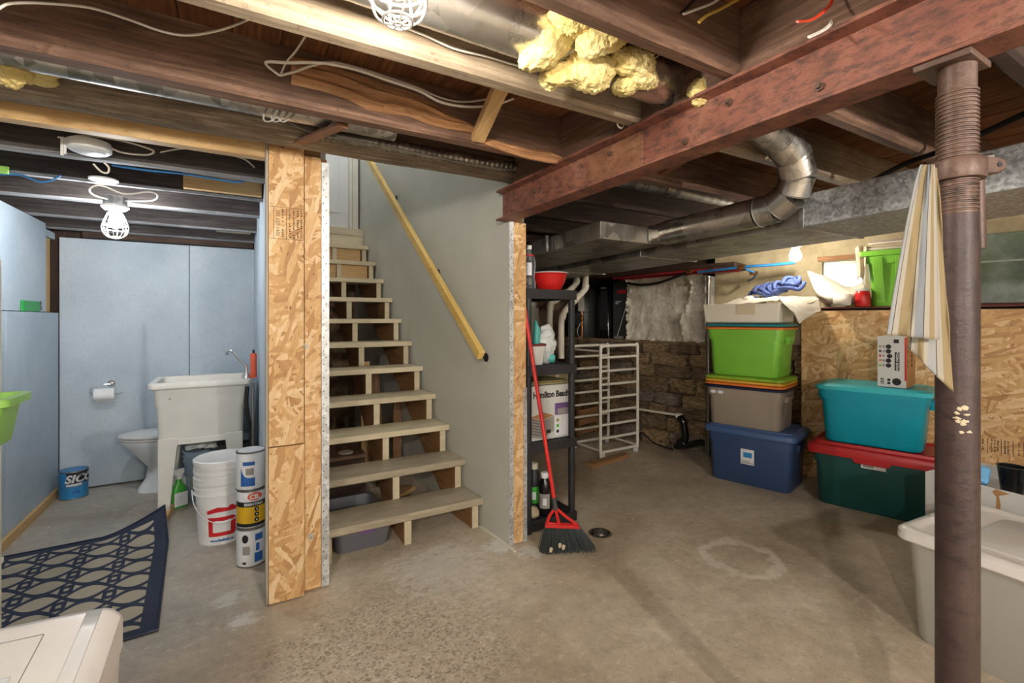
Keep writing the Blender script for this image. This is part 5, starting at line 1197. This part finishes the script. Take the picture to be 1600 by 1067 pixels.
# ================================================================== WHITE RACK AND THE CORNER BEHIND IT
rk = thing('drying_rack', 'white tubular metal rack on castors in front of the stone wall', 'rack', (3.24, 3.66, 0), .02)
def rack_panel(y, hgt):
    hw = .245; pts = [(-hw, y, .08), (-hw, y, hgt - .06), (-hw + .02, y, hgt - .015), (-hw + .06, y, hgt), (hw - .06, y, hgt), (hw - .02, y, hgt - .015), (hw, y, hgt - .06), (hw, y, .12), (hw - .02, y, .075), (hw - .06, y, .06), (-hw + .05, y, .06), (-hw + .01, y, .07)]
    MB().tube(spline(pts, 4, True), .0150, 12, True).build('end_frame', 'rack_white', rk)
    for k in range(7):
        z = .19 + k * (hgt - .30) / 6; MB().cyl((-hw, y, z), (hw, y, z), .0125, n=10).build('rung', 'rack_white', rk)
rack_panel(-.21, 1.07); rack_panel(.21, 1.05)
for x in (-.235, .235):
    MB().cyl((x, -.21, .07), (x, .21, .07), .0105, n=10).build('side_rail', 'rack_white', rk)
MB().cyl((-.235, -.21, 1.02), (-.235, .21, 1.02), .0105, n=10).build('side_rail', 'rack_white', rk)
for x in (-.22, .22):
    for y in (-.21, .21): MB().cyl((x - .01, y, .026), (x + .01, y, .026), .026, n=16).cyl((x, y, .026), (x, y, .065), .008, n=8).build('castor', 'white_plastic', rk)
tag(MB().beam((2.74, 3.30, .02), (3.26, 3.375, .02), .085, .038).build('floor_board', 'stringer_wood', bevel=.003), 'short wooden board lying on the floor in front of the white rack', 'board')
def crate(name, label, cat, loc, dx_, dy_, h, mat, rz=0):
    t = thing(name, label, cat, loc, rz); MB().box(-dx_, dx_, -dy_, dy_, 0, h).build('carton', mat, t, bevel=.004); MB().box(-.025, .025, -dy_ - .001, dy_ + .001, h * .86, h + .0015).build('tape', 'rag_cream', t); return t
crate('cardboard_box', 'large cardboard box behind the white rack', 'box', (3.02, 4.30, 0), .20, .17, .44, 'cardboard', .1)
crate('cardboard_box', 'upper pale carton stacked on the cardboard box behind the rack', 'box', (3.0, 4.30, .443), .17, .15, .30, 'khaki', .05)
pt = thing('wood_crate', 'low slatted wood crate on the floor behind the white rack', 'crate', (3.42, 4.30, 0), RROT + PI / 2)
for k in range(3):
    for y in (-.13, .13): MB().box(-.19, .19, y - .008, y + .008, .05 + k * .10, .12 + k * .10).build('slat', 'stringer_wood', pt, bevel=.002)
for x in (-.18, .18):
    for y in (-.115, .115): MB().box(x - .015, x + .015, y - .006, y + .006, 0, .33).build('corner_post', 'stringer_wood', pt)
bp_ = thing('mop_pole', 'blue pole leaning behind the shelving unit by the rack', 'pole', (2.92, 3.98, 0)); MB().cyl((0, 0, .01), (-.42, -.05, 1.05), .012, n=12).build('pole', 'pex_blue', bp_); MB().lathe([(.014, 0), (.015, .03)], 14).build('foot', 'black_plastic', bp_)
# furnace and its plastic flues
fu = thing('furnace', 'grey furnace cabinet half hidden behind the shelving unit', 'furnace', (2.72, 4.75, 0))
MB().box(-.27, .25, -.3, .3, 0, 1.45).build('cabinet', 'furnace_grey', fu, bevel=.006); MB().box(-.25, .23, -.312, -.301, .08, .68).box(-.25, .23, -.312, -.301, .72, 1.40).build('door_panel', 'furnace_grey', fu, bevel=.004); MB().box(-.10, .06, -.3145, -.3125, 1.18, 1.32).build('rating_label', 'label_white', fu)
MB().box(-.24, .24, -.25, .25, 1.451, 1.745).build('supply_plenum', 'galv_trunk', fu)
pv = thing('vent_pipes', 'cream plastic vent pipes with elbows under the duct beside the shelving unit', 'pipe', (3.0, 3.75, 1.2))
def PV(px, py, y): return at(px, py, y=y) - pv.location
P1 = [PV(915, 428, 3.7), PV(915, 448, 3.7), PV(911, 456, 3.7), PV(897, 470, 3.7), PV(884, 484, 3.7), PV(879, 494, 3.7), PV(877, 508, 3.7), PV(877, 560, 3.7)]
P2 = [PV(901, 428, 3.95), PV(901, 440, 3.95), PV(897, 447, 3.95), PV(884, 458, 3.95), PV(868, 470, 3.95), PV(860, 480, 3.95), PV(859, 545, 3.95)]
for P_ in (P1, P2):
    MB().tube(spline(P_, 5), .03, 16).build('pipe_run', 'pvc', pv)
    for j in (1, 3, 5):
        d_ = (P_[j + 1] - P_[j - 1]).normalized(); MB().cyl(P_[j] - d_ * .022, P_[j] + d_ * .022, .035, n=18).build('coupling', 'pvc', pv)
# alcove above the stone ledge: black tower and dark cabinet with red badge
bt_ = thing('tower_heater', 'glossy black tower appliance on the stone ledge', 'appliance', RW(-1.53, .27, 1.101), RROT)
MB().loft([rrect(.085, .12, .03, 0), rrect(.085, .12, .03, .02), rrect(.075, .11, .04, .03), rrect(.075, .11, .04, .66), rrect(.06, .10, .04, .68)]).build('body', 'gloss_black', bt_, smooth=40)
MB().box(-.05, .05, -.116, -.1115, .10, .56).build('grille', 'black_plastic', bt_, bevel=.002); MB().box(-.035, .035, -.1175, -.116, .58, .60).build('badge', 'cable_grey', bt_)
fc = thing('dark_cabinet', 'charcoal metal cabinet with a red badge beside the foam insulated block', 'cabinet', RW(-1.305, .35, 1.101), RROT)
MB().box(-.125, .12, -.15, .15, 0, .66).build('body', 'dark_grey', fc, bevel=.004); MB().box(-.06, .05, -.1535, -.1505, .52, .56).build('red_badge', 'label_red', fc, bevel=.002)
text('badge_lettering', 'Honda', .026, 'label_white', fc, frame((-.008, -.1538, .6175), (1, 0, 0), (0, 0, 1))) if False else None
MB().box(-.09, -.02, -.1525, -.1505, .42, .432).box(-.09, -.05, -.1525, -.1505, .40, .41).build('small_print', 'label_white', fc)
sw = thing('fly_swatter', 'thin white long-handled tool leaning on the charcoal cabinet', 'tool', RW(-1.30, .165, 1.101), RROT); MB().cyl((-.05, .0, .03), (.06, .028, .40), .004, n=8).build('handle', 'white_plastic', sw); MB().box(-.08, .03, -.02, .02, 0, .03).build('foot', 'cable_grey', sw, bevel=.003); MB().tube(spline([(.06, .028, .40), (.085, .028, .37), (.09, .028, .32), (.07, .028, .30)], 5), .0035, 8).build('hook', 'steel', sw)
ht_ = thing('water_tank', 'dark water tank standing in the alcove behind the brass valve', 'tank', RW(-1.95, .35, 1.101), RROT)
MB().lathe([(.16, 0), (.165, .01), (.165, .57), (.13, .63), (.0001, .64)], 36).build('shell', 'dark_grey', ht_); MB().lathe([(.167, .3), (.168, .302), (.168, .312), (.167, .314)], 36).build('band', 'black_plastic', ht_)
vl = thing('valve_tag', 'brass valve pipe with a white paper tag hanging in the alcove', 'valve', RW(-1.80, .10, 1.101), RROT)
MB().cyl((0, 0, 0), (0, 0, .62), .010, n=12).build('pipe', 'brass', vl); MB().lathe([(.012, .20), (.022, .22), (.022, .25), (.012, .27)], 16).cyl((-.03, 0, .14), (.03, 0, .14), .006, n=8).cyl((0, -.02, .235), (0, .02, .235), .010, n=10).build('valve_body', 'brass', vl)
MB().box(-.045, .045, -.014, -.012, .32, .51).build('paper_tag', 'paper_white', vl); MB().tube(spline([(-.005, 0, .0), (-.03, -.03, .02), (-.05, -.02, .10), (-.02, 0, .18)], 5), .004, 8).build('tube', 'pvc', vl)
# water lines along the right wall top: red and blue tube with fittings
def RC(label, pts, r, mat): return tag(MB().tube(spline([RW(*p) for p in pts], 6), r, 8).build('water_tube', mat), label, 'water tube')
RC('red water tube running above the foam insulated block', [(-1.3, .0, 1.78), (-.9, -.02, 1.79), (-.5, -.02, 1.80), (-.1, -.02, 1.80), (.0, .06, 1.80)], .011, 'pex_red')
RC('second red water tube above the insulated block', [(-1.25, .06, 1.765), (-.7, .05, 1.775), (-.2, .05, 1.78), (.02, .1, 1.78)], .009, 'pex_red')
RC('blue water tube running under the duct towards the caged bulb', [(-.32, -.05, 1.78), (.0, -.05, 1.795), (.15, -.05, 1.80), (.32, -.03, 1.80), (.50, .0, 1.81)], .013, 'pex_blue')
RC('blue branch tube dropping from the water line to the wall', [(.10, -.05, 1.80), (.13, -.03, 1.77), (.18, .0, 1.74), (.14, .08, 1.70), (.06, .2, 1.69)], .010, 'pex_blue')
RC('black hose drooping over the foam insulated block', [(-1.12, .0, 1.72), (-.95, -.01, 1.69), (-.75, -.02, 1.70), (-.58, -.02, 1.745), (-.45, -.02, 1.78)], .014, 'cable_black')
for i, (s, o_, z) in enumerate(((-.42, -.02, 1.80), (-.2, -.02, 1.80), (.08, -.05, 1.80), (.17, -.0, 1.742))):
    f_ = thing('pipe_fitting', ('brass fitting on the red water tube near the hose', 'second brass fitting further along the red tube', 'brass fitting on the blue water tube', 'brass fitting on the blue branch tube')[i], 'fitting', RW(s, o_, z), RROT); MB().cyl((-.025, 0, 0), (.025, 0, 0), .018, n=8).build('body', 'brass', f_); MB().cyl((-.034, 0, 0), (-.026, 0, 0), .015, n=12).cyl((.026, 0, 0), (.034, 0, 0), .015, n=12).build('ring', 'steel', f_)
vp = thing('conduit_pipe', 'vertical grey metal pipe beside the foam insulated block', 'pipe', RW(-.255, .04, 0), RROT); MB().cyl((0, 0, .0), (0, 0, 1.745), .020, n=18).build('pipe_run', 'steel', vp); MB().cyl((0, 0, 1.10), (0, 0, 1.15), .026, n=18).cyl((-.03, .03, .8), (.03, .03, .8), .006, n=8).build('coupling', 'steel', vp)
# drain pump with black trap low on the stone wall
pu = thing('drain_pump', 'black drain fitting with white pipe low on the stone wall', 'drain pump', RW(-.45, -.05, 0), RROT)
MB().tube(spline([(-.06, 0, .36), (-.02, -.01, .33), (.0, -.01, .26), (.01, -.01, .18), (.0, -.01, .12)], 5), .035, 16).build('trap_body', 'gloss_black', pu); MB().tube(spline([(-.09, -.01, .06), (-.02, -.02, .075), (.06, -.03, .10), (.14, -.03, .14), (.2, -.02, .15)], 5), .030, 14).lump((-.02, -.01, .10), (.06, .045, .05), .2, 20, 2, 3).build('elbow', 'gloss_black', pu)
MB().cyl((-.07, .0, .37), (-.56, -.01, .375), .012, n=12).build('white_pipe', 'pvc', pu); MB().lathe([(.03, .345), (.036, .35), (.036, .385), (.03, .39)], 16, (-.06, 0, 0)).build('union', 'pvc', pu); MB().tube(spline([(-.5, -.03, .0), (-.45, -.04, .14), (-.3, -.05, .06), (-.1, -.04, .03)], 6), .008, 8).build('hose', 'cable_black', pu)

# ================================================================== STORAGE BINS ALONG THE RIGHT WALL
def rbin(label, s0, s1, o0, o1, z0, h, mat, lid=None, lidh=.05, t0=.88, rot=0, lidgrow=.025, handle=True, cat='storage bin'):
    t = thing('storage_bin', label, cat, RW((s0 + s1) / 2, (o0 + o1) / 2, z0), RROT + rot); hx, hy = (s1 - s0) / 2, (o1 - o0) / 2
    bd_ = bin_body(MB(), hx, hy, h, t0).build('body', mat, t, smooth=45)
    if handle:
        for sgn in (-1, 1): MB().loft([rrect(.012, .07, .008, h * .70, cx=sgn * (hx * .985)), rrect(.02, .075, .008, h * .80, cx=sgn * (hx * .99)), rrect(.02, .075, .008, h * .86, cx=sgn * (hx * .99))]).build('handle', mat, bd_, smooth=30)
    if lid: lidof(t, hx + lidgrow, hy + lidgrow, h, lidh, lid)
    return t
def lidof(par, hx, hy, z, h, mat, name='lid', r=.055):
    R = lambda k, zz: rrect(hx + k, hy + k, r, z + zz)
    return MB().loft([R(-.012, -.018), R(0, -.018), R(.002, h * .35), R(-.006, h * .6), R(-.03, h * .72), R(-.035, h * .95), R(-.045, h), R(-.06, h * .8), R(-.07, h * .8)]).build(name, mat, par, smooth=45)
def sparelid(label, s0, s1, o0, o1, z, h, mat):
    t = thing('bin_lid', label, 'bin lid', RW((s0 + s1) / 2, (o0 + o1) / 2, z), RROT, 'spare bin lids'); hx, hy = (s1 - s0) / 2, (o1 - o0) / 2
    R = lambda k, zz: rrect(hx + k, hy + k, .055, zz)
    MB().loft([R(-.01, 0), R(0, 0), R(.002, h * .6), R(-.008, h * .85), R(-.03, h)]).build('lid_rim', mat, t, smooth=45); MB().loft([R(-.06, h), R(-.062, h + .002), R(-.075, h + .002)]).build('lid_panel', mat, t, smooth=45); return t
bA = rbin('navy blue bin on the floor with a blue lid and paper label', -.02, .62, -.575, -.13, 0, .415, 'navy_bin', 'navy_lid', .045, .93)
MB().box(-.05, .05, -.2225, -.2155, .17, .29).build('paper_label', 'label_white', bA, bevel=.001); MB().box(-.03, .035, -.2235, -.2225, .225, .265).build('label_picture', 'label_cyan', bA); MB().box(-.045, .045, -.2235, -.2225, .178, .186).box(-.045, .02, -.2235, -.2225, .192, .198).build('label_print', 'cable_grey', bA)
bB = rbin('taupe grey bin in the middle of the tall stack with two oval stickers', -.03, .54, -.56, -.15, .452, .31, 'grey_bin', None, t0=.93)
for x in (-.225, -.165):
    MB().lathe([(.0001, 0), (.022, 0), (.024, .002), (.0001, .0025)], 20, sx=1, sy=.6).build('oval_sticker', 'label_white', bB).matrix_local = Matrix.Translation((x, -.2125, .272)) @ Matrix.Rotation(PI / 2, 4, 'X')
MB().box(.2795, .2815, -.12, -.03, .12, .21).build('mould_mark', 'grey_bin', bB)
z = .763
for nm, m in (('dark navy lid lying directly on the taupe bin', 'navy_dark'), ('orange lid in the stack of spare lids on the taupe bin', 'orange_lid'), ('yellow lid in the stack of spare lids on the taupe bin', 'yellow_lid'), ('lime green lid on top of the spare lids over the taupe bin', 'lime_lid')):
    sparelid(nm, -.05, .56, -.58, -.13, z, .024, m); z += .0255
bC = rbin('bright green bin on top of the tall stack', -.03, .55, -.57, -.15, z + .003, .375, 'green_bin', None, t0=.88); zc = z + .003 + .377
sparelid('orange lid lying on the bright green bin', -.045, .565, -.58, -.14, zc, .022, 'orange_lid'); sparelid('teal lid on top of the bright green bin', -.045, .565, -.58, -.14, zc + .0245, .022, 'teal_dark'); zw = zc + .05
bD = rbin('dark green long bin on the floor under a bright red lid', .745, 1.45, -.575, -.12, 0, .385, 'forest_bin', 'red_lid', .07, .92, lidgrow=.03, handle=False)
MB().prism([(-.12, .0), (-.09, -.045), (.09, -.045), (.12, .0)], lambda u, v: Vector((u, -.262, .385 + v)), lambda u, v: Vector((u, -.250, .385 + v))).build('lid_flap', 'red_lid', bD, smooth=0, bevel=.003)
MB().box(-.06, .075, -.2365, -.233, .31, .355).build('paper_label', 'paper_white', bD); MB().box(-.05, .01, -.2375, -.2365, .318, .348).build('label_print', 'cable_grey', bD)
bE = rbin('teal bin with a pale teal lid standing on the red lid', .77, 1.40, -.575, -.13, .457, .385, 'teal_bin', None, t0=.86)
lidof(bE, .325, .232, .387, .022, 'teal_lid')
# drinks carton on the teal bin
vb = thing('drinks_carton', 'upright grey and brown drinks carton on the teal bin', 'carton', RW(1.205, -.36, .866), RROT - .10)
MB().box(-.078, .078, -.13, .13, 0, .345).build('carton', 'box_grey', vb, bevel=.002); MB().box(.0781, .0795, -.129, .129, .002, .343).build('brown_side', 'cardboard', vb); MB().box(.070, .0785, -.1315, -.1300, .05, .34).build('red_edge', 'label_red', vb)
MB().box(.018, .043, -.1325, -.1302, .115, .24).build('black_panel', 'label_black', vb); text('carton_lettering', 'VODKA SODA', .019, 'label_white', vb, frame((.0305, -.1328, .178), (0, 0, -1), (1, 0, 0)), bold=.0004)
for j, m in enumerate(('khaki', 'label_black', 'label_red', 'orange_lid', 'lime_lid')):
    zz = .275 - j * .032; MB().lathe([(.013, 0), (.015, .0), (.015, .0015), (.013, .0015)], 22).build('can_icon', 'label_black', vb).matrix_local = Matrix.Translation((-.016 + (.006 if j == 2 else 0), -.1302, zz)) @ Matrix.Rotation(PI / 2, 4, 'X')
    MB().lump((-.062, -.1302, zz), (.008, .0012, .008), .3, 90, j, 2).build('fruit_icon', m, vb); MB().box(-.048, -.036, -.1312, -.1302, zz - .008, zz + .008).build('print_block', 'cable_grey', vb)
    MB().box(.0796, .0805, -.10, -.085, zz - .01, zz + .01).build('side_print', 'print_brown', vb) if j != 2 else None
    MB().lathe([(.012, 0), (.014, 0), (.014, .0015), (.012, .0015)], 20).build('side_ring', 'print_brown', vb).matrix_local = Matrix.Translation((.0796, .02, zz)) @ Matrix.Rotation(PI / 2, 4, 'Y')
MB().lathe([(.017, 0), (.024, .0), (.024, .0015), (.017, .0015)], 28).build('round_logo', 'label_black', vb).matrix_local = Matrix.Translation((.028, -.1302, .04)) @ Matrix.Rotation(PI / 2, 4, 'X')
MB().box(-.022, -.006, -.1315, -.1302, .02, .036).box(-.022, -.006, -.1315, -.1302, .042, .058).box(-.06, -.04, -.1315, -.1302, .02, .024).box(-.06, -.04, -.1315, -.1302, .03, .036).box(-.06, -.04, -.1315, -.1302, .042, .046).box(-.06, -.04, -.1315, -.1302, .052, .058).box(.012, .04, -.1315, -.1302, .30, .325).build('small_print', 'label_black', vb)

# --- things on the sill above: tray and cloth on the tall stack, blue cord, green bin
tr = thing('white_tray', 'shallow white tray on top of the tall bin stack', 'tray', RW(.24, -.36, zw), RROT)
MB().loft([rrect(.27, .19, .02, 0), rrect(.285, .205, .02, .012), rrect(.30, .22, .02, .155), rrect(.292, .212, .02, .155), rrect(.27, .19, .02, .02)]).build('body', 'white_sheet', tr, smooth=40); MB().box(-.02, .12, -.2235, -.217, .07, .15).build('stain_tape', 'rag_cream', tr)
ws = thing('white_sheet', 'crumpled white vinyl sheet draped from the sill over the tray', 'sheet', RW(.72, -.05, 1.43), RROT)
def RP(px, py, o_):                                                # a point on the wall-parallel plane at depth o_, in the sheet's own frame
    r = ray(px, py); k = (o_ - TY * RA.x + TX * RA.y) / (-TY * r.x + TX * r.y); w = Vector((r.x * k, r.y * k, HC + r.z * k)) - ws.location
    return Vector((w.x * TX + w.y * TY, -w.x * TY + w.y * TX, w.z))
def cloth(nm, rows, amp=.006):
    rows = [[RP(*p) for p in r] for r in rows]
    mb = MB().net(rows, 30, 24); mb.v = [tuple(Vector(v) + Vector((0, amp * mnoise.noise(Vector(v) * 14), amp * mnoise.noise(Vector(v) * 18)))) for v in mb.v]
    o = mb.build(nm, 'white_sheet', ws, smooth=80); m = o.modifiers.new('s', 'SOLIDIFY'); m.thickness = .003; return o
cloth('standing_fold', [[(1261, 423, .10), (1284, 430, .13), (1306, 440, .15), (1328, 449, .17), (1348, 440, .22)], [(1267, 440, .05), (1288, 447, .01), (1310, 455, .0), (1334, 456, .04), (1351, 448, .12)],
                        [(1274, 456, .02), (1292, 466, -.05), (1314, 466, -.05), (1335, 462, .0), (1350, 456, .08)], [(1281, 471, .05), (1300, 475, .06), (1318, 476, .08), (1336, 474, .10), (1350, 468, .12)]])
cloth('draped_corner', [[(1215, 463, -.42), (1235, 463, -.3), (1256, 463, -.2), (1279, 466, -.06)], [(1224, 474, -.57), (1242, 475, -.5), (1262, 476, -.34), (1283, 484, -.14)],
                        [(1240, 489, -.61), (1248, 494, -.6), (1259, 490, -.46), (1277, 487, -.26)], [(1246, 503, -.62), (1250, 505, -.62), (1255, 501, -.56), (1266, 494, -.4)]])
cloth('flat_part', [[(1150, 466, -.1), (1190, 463, -.02), (1230, 462, .0), (1275, 464, .02)], [(1140, 470, -.3), (1185, 468, -.28), (1228, 464, -.25), (1276, 469, -.1)], [(1120, 477, -.52), (1165, 474, -.50), (1210, 470, -.46), (1262, 474, -.32)]], .01)
ro = MB().loft([[Vector((.07 + .11 * f, -.02 - .02 * f + .045 * math.cos(2 * PI * k / 20), .05 + .045 * math.sin(2 * PI * k / 20))) for k in range(20)] for f in (0, .5, 1)], False, False).build('rolled_end', 'white_sheet', ws, smooth=60); m = ro.modifiers.new('s', 'SOLIDIFY'); m.thickness = .003
rc = thing('braided_rope', 'coil of blue braided rope lying on the white tray', 'rope', RW(.42, -.14, 1.50), RROT); rnd = random.Random(4)
for k in range(9):
    cx, cz = -.17 + .036 * k + rnd.uniform(-.01, .01), .045 + .10 * min(1, k / 6) * .8 + rnd.uniform(-.02, .02); rx = rnd.uniform(.055, .095); tl = rnd.uniform(-.4, .6)
    MB().tube(spline([(cx + rx * math.cos(2 * PI * j / 12), .02 + rnd.uniform(-.01, .01) + .05 * math.sin(2 * PI * j / 12), cz + .035 * math.sin(2 * PI * j / 12 + tl) + .012 * math.sin(6 * PI * j / 12 + k)) for j in range(12)], 4, True), .016, 8, True).build('rope_loop', 'blue_braid', rc, smooth=60)
tc = thing('cloth_bundle', 'cream cloth bundle beside the blue cord on the tray', 'cloth', RW(.20, -.2, 1.44), RROT); MB().lump((0, 0, .035), (.08, .06, .05), .4, 16, 2, 4).build('cloth', 'white_sheet', tc, smooth=70); MB().lump((.09, -.03, .03), (.05, .05, .03), .4, 18, 5, 4).build('fold', 'rag_cream', tc, smooth=70)
gb_ = rbin('lime green bin standing on the sill in front of the window wall', .955, 1.40, -.03, .30, 1.426, .42, 'green_bin', None, t0=.70, handle=False)
lidof(gb_, .24, .18, .41, .025, 'green_bin', 'rim_lip') if False else None
MB().loft([rrect(.225, .168, .03, .385), rrect(.24, .18, .03, .388), rrect(.243, .183, .03, .425), rrect(.235, .175, .03, .427)]).build('rim', 'green_bin', gb_, smooth=40)
for x in (-.10, .02): MB().loft([rrect(.028, .006, .004, .03, cx=x, cy=-.118), rrect(.034, .007, .004, .375, cx=x * 1.2, cy=-.158)]).build('rib', 'green_bin', gb_, smooth=30)
bl_ = thing('folded_blanket', 'folded white and grey blanket on the lime green sill bin', 'blanket', RW(1.18, .12, 1.855), RROT)
for k in range(3): MB().loft([rrect(.19 - .01 * k, .15, .03, .001 + k * .023), rrect(.20 - .01 * k, .16, .03, .011 + k * .023), rrect(.19 - .01 * k, .15, .03, .022 + k * .023)]).build('fold', ('white_sheet', 'rag_cream', 'white_sheet')[k], bl_, smooth=60)
gl = MB().grid(lambda u, v: Vector((-.185 - .085 * u * (1 - .35 * v) - .02 * v, -.17 + .03 * math.sin(u * 6 + v * 2) + .10 * u, .03 - .25 * v + .02 * math.sin(u * 3))), 10, 14).build('hanging_corner', 'rag_cream', bl_, smooth=80); m = gl.modifiers.new('s', 'SOLIDIFY'); m.thickness = .004
rdj = thing('red_jar', 'red translucent jar beside the lime sill bin', 'jar', RW(.965, .0, 1.426), RROT); MB().lathe([(.0001, 0), (.045, 0), (.05, .01), (.05, .10), (.042, .12)], 26).build('body', 'red_plastic', rdj); MB().lathe([(.044, .12), (.046, .122), (.046, .14), (.0001, .142)], 26).build('lid', 'bag_white', rdj)
tp_ = thing('tape_roll', 'roll of wide pale tape lying on the sill edge', 'tape', RW(.80, .03, 1.426), RROT); MB().loft([[Vector((r * math.cos(2 * PI * k / 28), r * math.sin(2 * PI * k / 28), z)) for k in range(28)] for r, z in ((.028, 0), (.05, 0), (.05, .05), (.028, .05))], False, False, True).build('roll', 'paper_white', tp_, smooth=35); MB().loft([[Vector((r * math.cos(2 * PI * k / 28), r * math.sin(2 * PI * k / 28), z)) for k in range(28)] for r, z in ((.026, .002), (.028, .002), (.028, .048), (.026, .048))], False, False, True).build('core', 'cardboard', tp_, smooth=35)

# ================================================================== RIGHT EDGE: TOTE AND WHITE CARTON
tt = thing('storage_tote', 'large translucent white tote with lid at the lower right behind the post', 'storage tote', (2.70, .47, 0), -.08)
R = lambda k, z, r=.05: rrect(.30 * k, .40 * k, r, z)
MB().loft([R(.90, 0), R(.92, .01), R(.98, .40), R(1.0, .415)]).build('body', 'tote_side', tt, smooth=45)
Rl = lambda g, z: rrect(.31 + g, .41 + g, .05, z)
MB().loft([Rl(-.015, .405), Rl(.006, .405), Rl(.012, .412), Rl(.010, .445), Rl(0, .455), Rl(-.025, .457), Rl(-.04, .447), Rl(-.06, .447)]).build('lid', 'cream_plastic', tt, smooth=40)
MB().loft([rrect(.09, .022, .02, .4475, cy=.375), rrect(.09, .022, .02, .463, cy=.375), rrect(.07, .01, .008, .464, cy=.375)]).build('latch', 'cream_plastic', tt, smooth=40)
MB().loft([rrect(.22, .28, .04, .447, cy=-.03), rrect(.215, .275, .04, .451, cy=-.03)]).build('lid_panel', 'cream_plastic', tt, smooth=40)
wc = thing('white_carton', 'open white carton behind the tote at the right edge', 'carton', (3.36, .66, 0), -.12)
mb = MB()
for (a, b, c, d) in ((-.24, -.232, -.37, .37), (.232, .24, -.37, .37), (-.231, .231, -.37, -.362), (-.231, .231, .362, .37)): mb.box(a, b, c, d, .0, .52)
mb.box(-.231, .231, -.361, .361, .44, .45); mb.build('carton_walls', 'box_grey', wc, bevel=.001)
MB().prism([(.0, .0), (.016, .01), (.018, .06), (.012, .1), (.05, .12), (.0, .128), (-.012, .112), (.004, .09)], lambda u, v: Vector((-.2405, .09 - u, .39 + v)), lambda u, v: Vector((-.2415, .09 - u, .39 + v))).build('torn_patch', 'cardboard', wc, smooth=0)
WC = wc.matrix_basis
def inside(x, y, z): return Matrix.Translation(wc.location) @ Matrix.Rotation(-.12, 4, 'Z') @ Vector((x, y, z))
pk = thing('blue_package', 'light blue soft package lying in the white carton', 'package', inside(-.13, .235, .452), .5); M_ = Matrix.Rotation(.5, 4, 'Y') @ Matrix.Rotation(.25, 4, 'X')
MB().box(-.07, .07, -.06, .06, .0, .09, Matrix.Translation((0, 0, .035)) @ M_).build('wrap', 'package_blue', pk, bevel=.015, seg=3); MB().box(-.05, .05, -.0612, -.0602, .01, .045, Matrix.Translation((0, 0, .035)) @ M_).build('print_panel', 'label_blue', pk)
for i, (x, y, rz) in enumerate(((-.0, .12, 0), (-.07, -.08, .1))):
    cu_ = thing('black_cup', ('black cup standing upright in the white carton', 'black bowl tipped in the white carton at the picture edge')[i], 'cup', inside(x, y, .452)); MB().lathe([(.0001, .004), (.04, 0), (.055, .135), (.05, .135), (.036, .01), (.0001, .01)], 28).build('body', 'gloss_black', cu_, smooth=40); MB().tube([(.0535 * math.cos(2 * PI * k / 28), .0535 * math.sin(2 * PI * k / 28), .136) for k in range(28)], .003, 6, True).build('rim', 'black_plastic', cu_)
